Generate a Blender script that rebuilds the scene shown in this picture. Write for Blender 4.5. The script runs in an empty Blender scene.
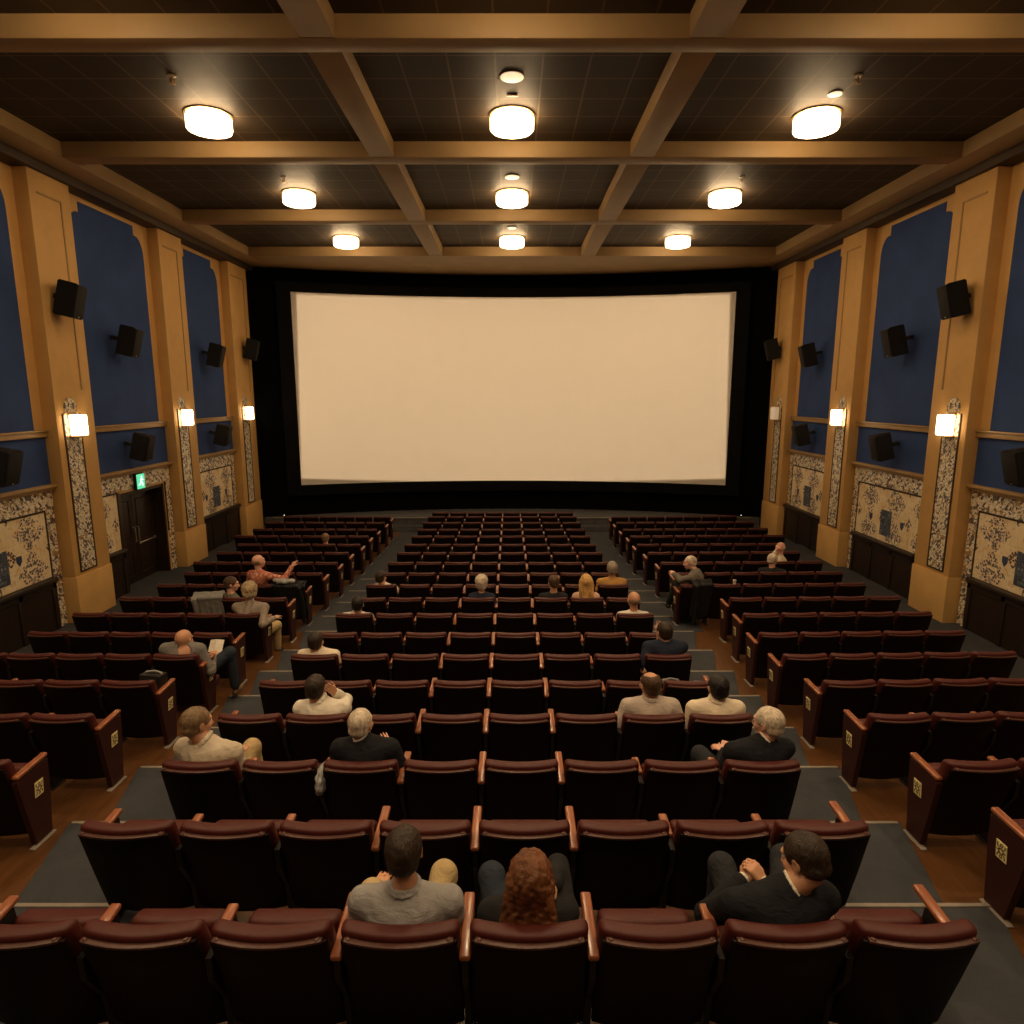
import bpy, bmesh, math, random
import numpy as np
from mathutils import Vector, Matrix, Euler
random.seed(7)
R = math.radians
ZO = 4.45                      # height of the camera above the lowest floor
TH = math.radians(10.13)       # camera tilt down
sc = bpy.context.scene
COL = sc.collection

# ------------------------------------------------------------------ materials
class NT:
    def __init__(s, name):
        s.m = bpy.data.materials.new(name); s.m.use_nodes = True
        s.t = s.m.node_tree; s.b = s.t.nodes['Principled BSDF']
        s.tc = None
    def n(s, ty, **kw):
        x = s.t.nodes.new(ty)
        for k, v in kw.items(): setattr(x, k, v)
        return x
    def l(s, a, b): s.t.links.new(a, b)
    def obj(s, scale=(1, 1, 1), world=False):
        if world:
            g = s.n('ShaderNodeNewGeometry'); o = g.outputs['Position']
        else:
            if not s.tc: s.tc = s.n('ShaderNodeTexCoord')
            o = s.tc.outputs['Object']
        mp = s.n('ShaderNodeMapping'); mp.inputs['Scale'].default_value = scale
        s.l(o, mp.inputs['Vector']); return mp.outputs['Vector']
    def noise(s, vec, scale, detail=4, rough=.55, dist=0):
        x = s.n('ShaderNodeTexNoise'); x.inputs['Scale'].default_value = scale
        x.inputs['Detail'].default_value = detail; x.inputs['Roughness'].default_value = rough
        x.inputs['Distortion'].default_value = dist
        s.l(vec, x.inputs['Vector']); return x.outputs['Fac']
    def voro(s, vec, scale, feature='F1', out='Distance', metric='EUCLIDEAN', rnd=1.0):
        x = s.n('ShaderNodeTexVoronoi', feature=feature, distance=metric)
        x.inputs['Scale'].default_value = scale; x.inputs['Randomness'].default_value = rnd
        s.l(vec, x.inputs['Vector']); return x.outputs[out]
    def ma(s, op, a, b=0.0, c=None, clamp=False):
        x = s.n('ShaderNodeMath', operation=op, use_clamp=clamp)
        for i, v in enumerate((a, b) if c is None else (a, b, c)):
            if isinstance(v, (int, float)): x.inputs[i].default_value = v
            else: s.l(v, x.inputs[i])
        return x.outputs[0]
    def ramp(s, fac, stops, interp='LINEAR'):
        x = s.n('ShaderNodeValToRGB'); x.color_ramp.interpolation = interp
        e = x.color_ramp.elements
        while len(e) < len(stops): e.new(.5)
        for i, (p, c) in enumerate(stops):
            e[i].position = p; e[i].color = (*c, 1) if len(c) == 3 else c
        s.l(fac, x.inputs[0]); return x.outputs[0]
    def mix(s, f, a, b):
        x = s.n('ShaderNodeMix', data_type='RGBA')
        for i, v in ((0, f), (6, a), (7, b)):
            if isinstance(v, (int, float)): x.inputs[i].default_value = v
            elif isinstance(v, tuple): x.inputs[i].default_value = (*v, 1) if len(v) == 3 else v
            else: s.l(v, x.inputs[i])
        return x.outputs[2]
    def sep(s, vec):
        x = s.n('ShaderNodeSeparateXYZ'); s.l(vec, x.inputs[0]); return x.outputs
    def comb(s, x_, y_, z_):
        x = s.n('ShaderNodeCombineXYZ')
        for i, v in enumerate((x_, y_, z_)):
            if isinstance(v, (int, float)): x.inputs[i].default_value = v
            else: s.l(v, x.inputs[i])
        return x.outputs[0]
    def bump(s, h, strength=.3, dist=.01):
        x = s.n('ShaderNodeBump'); x.inputs['Strength'].default_value = strength
        x.inputs['Distance'].default_value = dist; s.l(h, x.inputs['Height'])
        s.l(x.outputs[0], s.b.inputs['Normal'])
    def set(s, **kw):
        for k, v in kw.items():
            i = s.b.inputs[k.replace('_', ' ')]
            if isinstance(v, (int, float)): i.default_value = v
            elif isinstance(v, tuple): i.default_value = (*v, 1)
            else: s.l(v, i)
        return s.m
M = {}
def plain(name, col, rough=.6, var=.12, scale=8, bump=0, bscale=60, metal=0, stretch=(1, 1, 1), spec=.4, sheen=0, world=False):
    t = NT(name); v = t.obj(stretch, world)
    f = t.noise(v, scale, 5)
    c = t.ramp(f, [(.3, tuple(x * (1 - var) for x in col)), (.7, tuple(min(1, x * (1 + var)) for x in col))])
    t.set(Base_Color=c, Roughness=rough, Metallic=metal)
    t.b.inputs['Specular IOR Level'].default_value = spec
    if sheen:
        t.b.inputs['Sheen Weight'].default_value = sheen
        t.b.inputs['Sheen Roughness'].default_value = .4
        t.b.inputs['Sheen Tint'].default_value = (*[min(1, x * 5 + .10) for x in col], 1)
    if bump: t.bump(t.noise(v, bscale, 3), bump, .005)
    M[name] = t.m; return t.m

plain('gold_wall', (.66, .395, .14), .62, .06, 3, .12, 40, world=True)
plain('gold_trim', (.40, .255, .11), .5, .06, 4, .05, 40, world=True)
plain('beam', (.36, .235, .108), .55, .07, 2, .06, 30, world=True)
plain('cornice', (.05, .03, .015), .6, .1, 3, world=True)
plain('blue_fabric', (.042, .078, .225), .9, .12, 1.5, .25, 300, world=True, spec=.15)
plain('black_curtain', (.006, .006, .007), .95, .3, 3, .1, 200, spec=.1)
plain('screen', (.80, .765, .71), .85, .01, 2, spec=.1)
plain('maroon', (.068, .009, .006), .5, .16, 9, .10, 350, sheen=.07, spec=.4)
plain('shell', (.008, .0035, .0025), .55, .15, 6, spec=.14)
plain('shell_highlight', (.080, .032, .024), .38, .12, 6, spec=.4)  # paler than the shell: light caught on its top edge, painted in
plain('iron', (.014, .012, .011), .45, .1, 8, spec=.3)
plain('end_panel', (.042, .009, .006), .5, .12, 6, .05, 120, spec=.35)
plain('steel', (.55, .50, .44), .35, .1, 12, metal=.8)
plain('nosing', (.27, .235, .195), .45, .1, 12, spec=.5)
plain('speaker', (.012, .012, .013), .6, .1, 8, .2, 200, spec=.25)
plain('grille', (.02, .02, .021), .75, .1, 8, .5, 500, spec=.2)
plain('stage', (.10, .10, .11), .9, .15, 6, .2, 120, spec=.1)
plain('door_wood', (.026, .014, .009), .42, .2, 3, .1, 30, stretch=(6, 6, 1), spec=.35, world=True)
plain('white_plastic', (.75, .68, .55), .5, .05, 4)
plain('brass', (.62, .42, .18), .35, .1, 10, metal=.9)
plain('rear_dark', (.05, .035, .03), .9, .1, 3)

def wood(name, col, rough, stretch, scale=3.0):
    t = NT(name); v = t.obj(stretch, True)
    a = t.noise(v, scale, 6, .6, .6)
    b = t.noise(t.obj((1, 1, 1), True), 1.1, 3)
    c = t.ramp(a, [(.25, tuple(x * .55 for x in col)), (.5, col), (.78, tuple(x * 1.45 for x in col))])
    c = t.mix(t.ma('MULTIPLY', b, .6), c, tuple(x * .5 for x in col))
    t.set(Base_Color=c, Roughness=rough); t.bump(a, .08, .004)
    M[name] = t.m
wood('floor_wood', (.135, .057, .020), .33, (9, .8, 4))
wood('wainscot', (.022, .011, .007), .45, (6, 6, .6))
def armwood():
    t = NT('arm_wood'); v = t.obj((14, 1.4, 14))
    a = t.noise(v, 5, 5, .6, .4)
    c = t.ramp(a, [(.3, (.24, .070, .028)), (.7, (.38, .125, .05))])
    t.set(Base_Color=c, Roughness=.3); t.b.inputs['Specular IOR Level'].default_value = .7; t.b.inputs['Coat Weight'].default_value = .35; t.b.inputs['Coat Roughness'].default_value = .14
    M['arm_wood'] = t.m
armwood()
def carpet():
    t = NT('carpet'); v = t.obj((1, 1, 1), True)
    a = t.noise(v, 2.2, 6, .65, .8); b = t.noise(v, 90, 2)
    c = t.ramp(a, [(.3, (.040, .042, .049)), (.7, (.060, .062, .070))])
    c = t.mix(t.ma('MULTIPLY', b, .25), c, (.085, .088, .095))
    t.set(Base_Color=c, Roughness=.95); t.b.inputs['Specular IOR Level'].default_value = .1
    t.bump(b, .5, .006); M['carpet'] = t.m
carpet()
def acoustic():
    t = NT('ceiling_tile'); v = t.obj((1, 1, 1), True); x, y, z = t.sep(v)
    g = []
    for a, off in ((x, .3), (y, .12)):
        f = t.ma('FRACT', t.ma('DIVIDE', t.ma('ADD', a, off + 60), .61))
        g.append(t.ma('LESS_THAN', t.ma('ABSOLUTE', t.ma('SUBTRACT', f, .5)), .022))
    line = t.ma('MAXIMUM', g[0], g[1])
    n = t.noise(v, 60, 3, .7); n2 = t.noise(v, 1.3, 3)
    c = t.ramp(n, [(.35, (.026, .017, .010)), (.65, (.066, .045, .027))])
    c = t.mix(t.ma('MULTIPLY', n2, .5), c, (.03, .022, .016))
    c = t.mix(t.ma('MULTIPLY', line, .6), c, (.16, .115, .07))
    t.set(Base_Color=c, Roughness=.6); t.b.inputs['Specular IOR Level'].default_value = .22; t.bump(n, .5, .01)
    M['ceiling_tile'] = t.m
acoustic()

def mosaic_border(name, sc_, tint):
    """dense majolica border: cream ground, navy leaves, ochre flowers"""
    t = NT(name); v = t.obj((1, 1, 1), True); x, y, z = t.sep(v)
    p = t.comb(y, z, 0.0)
    w1 = t.ma('MULTIPLY', t.ma('SUBTRACT', t.noise(p, 9, 3), .5), .16)
    p2 = t.comb(t.ma('ADD', y, w1), t.ma('SUBTRACT', z, w1), 0.0)
    colr = t.voro(p2, sc_, out='Color', rnd=.85); rr, gg, bb = t.sep(colr)
    e = t.voro(p2, sc_, feature='DISTANCE_TO_EDGE', rnd=.85); d = t.voro(p2, sc_, rnd=.85)
    big = t.voro(p, 3.6, metric='MANHATTAN', rnd=.25)
    cell = t.ramp(rr, [(0, (.94, .88, .74)), (.22, tint), (.40, (.05, .06, .13)), (.54, (.50, .28, .08)), (.62, (.92, .84, .66)), (.86, (.09, .07, .08))], 'CONSTANT')
    c = t.mix(t.ma('LESS_THAN', e, .05), cell, (.30, .23, .15))
    c = t.mix(t.ma('LESS_THAN', d, .13), c, t.ramp(gg, [(0, (.80, .73, .58)), (.5, (.05, .06, .13)), (.8, (.55, .32, .08))], 'CONSTANT'))
    t.set(Base_Color=c, Roughness=.35); M[name] = t.m
mosaic_border('mosaic_strip', 24.0, (.90, .82, .62))
mosaic_border('mosaic_border', 20.0, (.86, .74, .52))

def mosaic_field(name, py=1.0, pz=.73):
    """cream tiled field with diamond bouquets"""
    t = NT(name); v = t.obj((1, 1, 1), True); x, y, z = t.sep(v)
    p = t.comb(y, z, 0.0)
    def dia(oy, oz):
        u = t.ma('MULTIPLY', t.ma('ABSOLUTE', t.ma('SUBTRACT', t.ma('FRACT', t.ma('DIVIDE', t.ma('ADD', y, 60 + oy), py)), .5)), py)
        w = t.ma('MULTIPLY', t.ma('ABSOLUTE', t.ma('SUBTRACT', t.ma('FRACT', t.ma('DIVIDE', t.ma('ADD', z, oz), pz)), .5)), pz)
        return t.ma('ADD', t.ma('MULTIPLY', u, 1.15), w)
    base = t.ramp(t.noise(p, 2.5, 5), [(.3, (.80, .60, .34)), (.5, (.90, .75, .50)), (.72, (.94, .84, .64))])
    och = t.ma('GREATER_THAN', t.noise(p, 6.5, 4, .6, 1.4), .585)
    c = t.mix(t.ma('MULTIPLY', och, .7), base, (.76, .47, .18))
    d = t.voro(p, 23.0, rnd=.85); col = t.voro(p, 23.0, out='Color', rnd=.85); rr, gg, bb = t.sep(col)
    leaf = t.ramp(rr, [(0, (.09, .09, .14)), (.35, (.10, .08, .075)), (.6, (.28, .20, .17)), (.78, (.62, .50, .44))], 'CONSTANT')
    oz = pz / 2 - (ZO - 2.36) + pz * 20
    D1 = dia(-.2 + py / 2, oz)
    m = t.ma('MULTIPLY', t.ma('LESS_THAN', D1, .43), t.ma('LESS_THAN', d, t.ma('MULTIPLY_ADD', D1, -.45, .66)))
    c = t.mix(m, c, leaf)
    D2 = dia(-.2, oz + pz / 2)
    m = t.ma('MULTIPLY', t.ma('LESS_THAN', D2, .17), t.ma('LESS_THAN', t.voro(p, 22.0), .52))
    c = t.mix(m, c, (.12, .07, .07))
    gl = []
    for a in (y, z):
        f = t.ma('FRACT', t.ma('DIVIDE', t.ma('ADD', a, 60), .15))
        gl.append(t.ma('LESS_THAN', f, .03))
    c = t.mix(t.ma('MULTIPLY', t.ma('MAXIMUM', gl[0], gl[1]), .3), c, (.42, .31, .17))
    t.set(Base_Color=c, Roughness=.35); M[name] = t.m
mosaic_field('mosaic_field')
def plaque():
    t = NT('blue_tile'); v = t.obj((1, 1, 1), True); x, y, z = t.sep(v); p = t.comb(y, z, 0.0)
    d = t.voro(p, 11.0); n = t.noise(p, 9, 4, .6, 1.5)
    c = t.ramp(n, [(.42, (.035, .05, .085)), (.5, (.16, .19, .23)), (.56, (.04, .055, .09))])
    c = t.mix(t.ma('LESS_THAN', d, .25), c, (.30, .32, .34))
    t.set(Base_Color=c, Roughness=.35); M['blue_tile'] = t.m
plaque()
plain('navy_tile', (.05, .07, .14), .35, .2, 10)
def emis(name, col, s, base=(.8, .8, .8)):
    t = NT(name); t.set(Base_Color=base, Emission_Color=col, Emission_Strength=s, Roughness=.4)
    M[name] = t.m; return t.m
WARM = (1.0, .66, .34)
emis('lamp_glass', (1.0, .69, .37), 28)
emis('sconce_glass', (1.0, .68, .36), 11)
emis('lamp_dim', (1.0, .7, .4), .25)
emis('downlight_glow', (1.0, .72, .42), .95)
emis('exit_green', (.15, 1.0, .50), .7, (.1, .5, .3))
emis('exit_white', (.75, 1.0, .85), 1.6)
emis('step_glow', (1.0, .95, .85), 4)
emis('phone_glow', (1.0, .9, .75), 1.5)

# ------------------------------------------------------------------ mesh helpers
def fin(name, bm, mats, parent=None, smooth=True, loc=None):
    me = bpy.data.meshes.new(name)
    bm.normal_update(); bm.to_mesh(me); bm.free()
    if not isinstance(mats, (list, tuple)): mats = [mats]
    for m in mats: me.materials.append(M[m] if isinstance(m, str) else m)
    if smooth:
        me.polygons.foreach_set('use_smooth', [True] * len(me.polygons))
        try: me.set_sharp_from_angle(angle=R(38))
        except Exception: pass
    o = bpy.data.objects.new(name, me); COL.objects.link(o)
    if parent: o.parent = parent
    if loc: o.location = loc
    return o
def tag(o, label=None, cat=None, group=None, kind=None):
    if label: o['label'] = label
    if cat: o['category'] = cat
    if group: o['group'] = group
    if kind: o['kind'] = kind
    return o
def empty(name, loc=(0, 0, 0), rz=0):
    o = bpy.data.objects.new(name, None); COL.objects.link(o)
    o.empty_display_size = .1; o.location = loc; o.rotation_euler = (0, 0, rz); return o
def BM(): return bmesh.new()
def box(bm, x0, x1, y0, y1, z0, z1, mi=0, bev=0, seg=2):
    r = bmesh.ops.create_cube(bm, size=1)
    vs = r['verts']
    for v in vs:
        v.co = Vector((x0 + (v.co.x + .5) * (x1 - x0), y0 + (v.co.y + .5) * (y1 - y0), z0 + (v.co.z + .5) * (z1 - z0)))
    fs = {f for v in vs for f in v.link_faces}
    for f in fs: f.material_index = mi
    if bev:
        es = list({e for v in vs for e in v.link_edges})
        g = bmesh.ops.bevel(bm, geom=es, offset=bev, segments=seg, affect='EDGES', profile=.5)
        for f in g['faces']: f.material_index = mi
    return vs
def prism(bm, pts, axis, a0, a1, mi=0):
    """polygon pts (2D) extruded along axis ('x','y','z') from a0 to a1"""
    def P(p, a):
        return {'x': (a, p[0], p[1]), 'y': (p[0], a, p[1]), 'z': (p[0], p[1], a)}[axis]
    A = [bm.verts.new(P(p, a0)) for p in pts]; B = [bm.verts.new(P(p, a1)) for p in pts]
    n = len(pts); fs = [bm.faces.new(A), bm.faces.new(B[::-1])]
    for i in range(n): fs.append(bm.faces.new((A[i], B[i], B[(i + 1) % n], A[(i + 1) % n])))
    for f in fs: f.material_index = mi
    bmesh.ops.recalc_face_normals(bm, faces=fs)
    return A + B
def lathe(bm, prof, c=(0, 0, 0), n=24, mi=0, mod=None):
    rings = []
    for r, z in prof:
        ring = []
        for k in range(n):
            a = 2 * math.pi * k / n; rr = r * (mod(a) if mod else 1)
            ring.append(bm.verts.new((c[0] + rr * math.cos(a), c[1] + rr * math.sin(a), c[2] + z)))
        rings.append(ring)
    fs = []
    for i in range(len(rings) - 1):
        for k in range(n):
            fs.append(bm.faces.new((rings[i][k], rings[i][(k + 1) % n], rings[i + 1][(k + 1) % n], rings[i + 1][k])))
    fs.append(bm.faces.new(rings[0][::-1])); fs.append(bm.faces.new(rings[-1]))
    for f in fs: f.material_index = mi
    bmesh.ops.recalc_face_normals(bm, faces=fs)
def tube(bm, pts, r, n=8, mi=0):
    rings = []
    for i, p in enumerate(pts):
        p = Vector(p); a = Vector(pts[max(0, i - 1)]); b = Vector(pts[min(len(pts) - 1, i + 1)])
        d = (b - a).normalized(); u = d.orthogonal().normalized(); w = d.cross(u)
        rings.append([bm.verts.new(p + r * (u * math.cos(2 * math.pi * k / n) + w * math.sin(2 * math.pi * k / n))) for k in range(n)])
    fs = []
    for i in range(len(rings) - 1):
        # nearest start to avoid twist
        best = min(range(n), key=lambda s: (rings[i][0].co - rings[i + 1][s].co).length)
        rings[i + 1] = rings[i + 1][best:] + rings[i + 1][:best]
        for k in range(n): fs.append(bm.faces.new((rings[i][k], rings[i][(k + 1) % n], rings[i + 1][(k + 1) % n], rings[i + 1][k])))
    fs.append(bm.faces.new(rings[0][::-1])); fs.append(bm.faces.new(rings[-1]))
    for f in fs: f.material_index = mi
    bmesh.ops.recalc_face_normals(bm, faces=fs)
def copy_part(o, parent):
    c = o.copy(); COL.objects.link(c); c.parent = parent
    for ch in list(o.children): copy_part(ch, c)
    return c
NUM = ['zero', 'first', 'second', 'third', 'fourth', 'fifth', 'sixth', 'seventh', 'eighth', 'ninth', 'tenth', 'eleventh', 'twelfth',
       'thirteenth', 'fourteenth', 'fifteenth', 'sixteenth', 'seventeenth', 'eighteenth', 'nineteenth']

# ------------------------------------------------------------------ the rake: one entry per seat row, nearest first
CI = [2.83 + .84 * i + .0082 * i * i for i in range(19)]
VT = [926, 824, 762, 715, 681.3, 654.8, 633, 613.7, 597.9, 584.6, 572.9, 562.3, 552.4, 544.2, 535.9, 529.1, 522.3, 516.4, 512.3]
ROWY, TOPZ = [], []
for c_, v_ in zip(CI, VT):
    z_ = (v_ - 395) / 655 * .9844 * c_
    ROWY.append((c_ - z_ * .1759) / .9844); TOPZ.append(-z_)
SH = .78
FZ = [ZO + z - SH for z in TOPZ]            # floor height under each row
# smooth the descent a little so that every step goes down
for i in range(1, 19): FZ[i] = min(FZ[i], FZ[i - 1] - .025)
NV = [None, 906, 823.5, 768, 728.6, 696.7, 672, 651, 632, 617, 603, 591.5]
NY = []                                     # front edge of each tread
for i in range(19):
    if 1 <= i < 12:
        q = (ZO - FZ[i]) / ((NV[i] - 395) / 655 * .9844); NY.append((q - (ZO - FZ[i]) * .1759) / .9844)
    else: NY.append(ROWY[i] + (.36 if i == 0 else .60))
# ------------------------------------------------------------------ floor and carpets
XW = 8.45                                   # wall plane
bm = BM()
steps = [(-2.5, ROWY[0] - .37, FZ[0] + .14)]
for i in range(19):
    steps.append((ROWY[0] - .37 if i == 0 else NY[i - 1], NY[i], FZ[i]))
steps.append((NY[18], 25.0, 0.0))
SIDE = .17                                  # the aisles along the walls are level
for k, (y0, y1, z) in enumerate(steps):
    T = 6.46 if k < 14 else 7.06
    box(bm, -T, T, y0, y1, -.5, z)
    for s in (-1, 1): box(bm, min(s * T, s * 9.2), max(s * T, s * 9.2), y0, y1, -.5, min(z, SIDE))
tag(fin('floor', bm, 'floor_wood', smooth=False), 'stepped dark wooden floor raked down towards the screen', 'floor', kind='structure')

def aisle(name, xa_far, xa_near, xb_far, xb_near, label, upto=20, frm=0):
    root = empty(name, (0, 0, 0))
    tag(root, label, 'carpet', kind='structure')
    bm = BM()
    sp = steps[:1] + steps[1:20]
    for k, (y0, y1, z) in enumerate(sp + [(NY[18], 21.2, 0.0)]):
        z1 = z + .012
        pts = [(xa_near, y0), (xb_near, y0), (xb_far, y1), (xa_far, y1)]
        if k > 9: pts = [(min(xa_near, xa_far + .02) - .2, y0), (xb_far + .2, y0), (xb_far + .2, y1), (min(xa_near, xa_far + .02) - .2, y1)]
        prism(bm, pts, 'z', z + .001, z1)
    fin('pile', bm, 'carpet', root, smooth=False)
    for k in range(2, 14):
        y0, y1, z = sp[k]
        b = BM(); box(b, xa_far + .02, xb_far - .02, y1 - .026, y1 + .006, z + .002, z + .02, bev=.004, seg=1)
        fin('step_nosing', b, 'nosing', root)
    return root
aisle('aisle_carpet', -3.44, -3.22, -2.30, -2.30, 'blue-grey stepped aisle carpet between centre block and left seats')
aisle('aisle_carpet', 1.88, 1.88, 3.02, 2.78, 'blue-grey stepped aisle carpet between centre block and right seats')
for s in (-1, 1):
    bm = BM()
    for k, (y0, y1, z) in enumerate(steps[:20] + [(NY[18], 21.2, 0.0)]):
        a, b = (6.47 if k < 14 else 7.07), (8.44 if s > 0 or y1 < 13.9 or y0 > 15.7 else 8.80); z = min(z, SIDE)
        box(bm, min(s * a, s * b), max(s * a, s * b), y0, y1, z + .001, z + .012)
    tag(fin('wall_aisle_carpet', bm, 'carpet', smooth=False), 'grey carpet along the ' + ('left' if s < 0 else 'right') + ' wall beside the pilasters', 'carpet', kind='structure')

# low stage in front of the screen
bm = BM(); SZ = ZO - 4.0
box(bm, -8.2, 8.2, 21.30, 24.6, -.2, SZ, bev=.01, seg=1)
box(bm, -8.2, 8.2, 21.12, 21.30, -.2, SZ * .45)
tag(fin('stage_floor', bm, 'stage', smooth=False), 'low grey carpeted stage below the screen', 'stage', kind='structure')
bm = BM(); box(bm, -7.9, 7.9, 21.27, 21.31, SZ - .02, SZ + .012, bev=.004, seg=1)
tag(fin('trim_1', bm, 'nosing'), 'pale edge strip along the low stage', 'trim', kind='structure')

# ------------------------------------------------------------------ front wall: curved black drape and curved screen
def curveY(x, sag=1.65, y0=22.95): return y0 - sag * (x / 8.25) ** 2
bm = BM(); N = 96; rows = []
for k in range(N + 1):
    x = -8.9 + 17.8 * k / N
    y = curveY(x) + .03 * math.sin(k * 2.4)
    rows.append([bm.verts.new((x, y + .12, z)) for z in (-.2, ZO + 4.3)])
for k in range(N): bm.faces.new((rows[k][0], rows[k + 1][0], rows[k + 1][1], rows[k][1]))
bmesh.ops.solidify(bm, geom=bm.faces[:], thickness=.06)
tag(fin('wall_front', bm, 'black_curtain'), 'black pleated drape curving behind the screen', 'wall', kind='structure')
scr = empty('projection_screen', (0, curveY(0), ZO - 3.0))
tag(scr, 'huge blank cream cinema screen, gently curved, framed by black drape', 'screen')
def slab_curve(name, x0, x1, zb, zt, off, th, mat, parent, nx=48):
    bm = BM(); cols = []
    for k in range(nx + 1):
        x = x0 + (x1 - x0) * k / nx; y = curveY(x) - off
        cols.append([bm.verts.new((x, yy - curveY(0), z - (ZO - 3.0))) for yy, z in ((y, zb), (y, zt), (y + th, zt), (y + th, zb))])
    for k in range(nx):
        for j in range(4): bm.faces.new((cols[k][j], cols[k + 1][j], cols[k + 1][(j + 1) % 4], cols[k][(j + 1) % 4]))
    bm.faces.new(cols[0]); bm.faces.new(cols[-1][::-1])
    bmesh.ops.recalc_face_normals(bm, faces=bm.faces[:])
    return fin(name, bm, mat, parent)
SX0, SX1, SB, ST = -7.02, 7.10, ZO - 2.96, ZO + 3.22
slab_curve('fabric', SX0, SX1, SB, ST, .10, .02, 'screen', scr)
slab_curve('masking_top', SX0 - .15, SX1 + .15, ST + .002, ST + .3, .13, .06, 'black_curtain', scr)
slab_curve('masking_bottom', SX0 - .15, SX1 + .15, SB - .35, SB - .002, .13, .06, 'black_curtain', scr)
slab_curve('masking_side', SX0 - .4, SX0 - .002, SB - .35, ST + .3, .14, .05, 'black_curtain', scr, 3)
slab_curve('masking_side', SX1 + .002, SX1 + .4, SB - .35, ST + .3, .14, .05, 'black_curtain', scr, 3)

# rear wall behind the camera
bm = BM(); box(bm, -9.2, 9.2, -2.7, -2.5, 0, ZO + 4.4)
tag(fin('wall_back', bm, 'rear_dark', smooth=False), 'dark rear wall of the auditorium', 'wall', kind='structure')

# ------------------------------------------------------------------ ceiling
ZB, ZT = ZO + 3.95, ZO + 4.20
bm = BM(); box(bm, -9.2, 9.2, -2.7, 24.8, ZT, ZT + .2)
tag(fin('ceiling', bm, 'ceiling_tile', smooth=False), 'dark coffered ceiling of textured acoustic tiles', 'ceiling', kind='structure')
nb = [0]
def beam(x0, x1, y0, y1, label, step=None):
    nb[0] += 1
    bm = BM(); box(bm, x0, x1, y0, y1, ZB, ZT + .02, bev=.012, seg=2)
    if step == 'y': box(bm, x0, x1, y1 - .001, y1 + .14, ZB + .09, ZT + .02, bev=.008, seg=1)
    o = fin('ceiling_beam', bm, 'beam'); tag(o, label, 'beam', kind='structure')
    return o
for k, (y0, w) in enumerate(((0.05, .32), (4.1, .32), (8.19, .32), (11.94, .36), (16.05, .34))):
    beam(-7.6, 7.6, y0, y0 + w, 'ochre cross beam under the dark ceiling, %s from the screen' % NUM[6 - k], 'y')
bm = BM()                                    # last soffit runs into the drape
pts = [(-7.6, 19.9), (7.6, 19.9)] + [(x, curveY(x) + .05) for x in np.linspace(7.6, -7.6, 25)]
prism(bm, pts, 'z', ZB, ZT + .02)
tag(fin('ceiling_beam', bm, 'beam', smooth=False), 'wide ochre soffit right above the screen', 'beam', kind='structure')
for s in (-1, 1):
    x0, x1 = sorted((s * 1.99, s * 2.40))
    bm = BM()
    ys = [-2.5, .05, .37, 4.1, 4.42, 8.19, 8.51, 11.94, 12.30, 16.05, 16.39, 19.9]
    for a, b in zip(ys[0::2], ys[1::2]): box(bm, x0, x1, a, b, ZB + .004, ZT + .02, bev=.012, seg=2)
    tag(fin('ceiling_beam', bm, 'beam'), 'ochre lengthwise beam %s of the middle lamps' % ('left' if s < 0 else 'right'), 'beam', kind='structure')
    x0, x1 = sorted((s * 7.6, s * 8.6))
    bm = BM(); box(bm, x0, x1, -2.5, 22.5, ZB, ZT + .02, bev=.02, seg=2)
    tag(fin('ceiling_beam', bm, 'beam'), 'brown edge beam where the ceiling meets the %s wall' % ('left' if s < 0 else 'right'), 'beam', kind='structure')
    x0, x1 = sorted((s * 8.10, s * 8.6)); bm = BM(); box(bm, x0, x1, -2.5, 21.6, ZO + 3.80, ZB + .01)
    tag(fin('trim_%d' % (2 if s < 0 else 3), bm, 'cornice', smooth=False), 'dark cornice at the top of the %s wall' % ('left' if s < 0 else 'right'), 'trim', kind='structure')

# ceiling lamps
def scallop(a): return 1 + .016 * abs(math.cos(4 * a)) - .01
LX = (-4.50, 0.0, 4.50)
CL = [(-1.0, 'x'), (2.9, 'x'), (6.85, 'nearest'), (10.88, 'second'), (14.80, 'third'), (18.78, 'farthest')]
protoL = None
def side(k): return ('left', 'middle', 'right')[k]
for yi, (ly, nm) in enumerate(CL):
    for xi, lx in enumerate(LX if yi > 3 else (-4.62, 0, 4.64)):
        lab = ('glowing scalloped glass drum ceiling lamp, %s column, %s row' % (side(xi), ('hidden rear', 'hidden second', 'hidden nearest', 'nearest visible', 'middle', 'farthest')[yi]))
        if protoL is None:
            t = empty('ceiling_light', (lx, ly, ZT))
            bm = BM(); lathe(bm, [(.02, 0), (.345, 0), (.355, -.02), (.33, -.035), (.02, -.035)], n=32, mod=scallop); fin('rim', bm, 'brass', t)
            bm = BM(); lathe(bm, [(.02, -.036), (.31, -.036), (.330, -.06), (.330, -.20), (.315, -.225), (.26, -.243), (.12, -.252), (.02, -.254)], n=48, mod=scallop)
            fin('glass_shade', bm, 'lamp_glass', t)
            bm = BM(); lathe(bm, [(.012, -.25), (.022, -.256), (.022, -.262), (.010, -.270), (.004, -.272)], n=12); fin('finial', bm, 'brass', t)
            protoL = t
        else:
            t = protoL.copy(); COL.objects.link(t); t.location = (lx, ly, ZT)
            for ch in protoL.children: copy_part(ch, t)
        tag(t, lab, 'ceiling lamp', 'drum lamps in the ceiling coffers')
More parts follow.
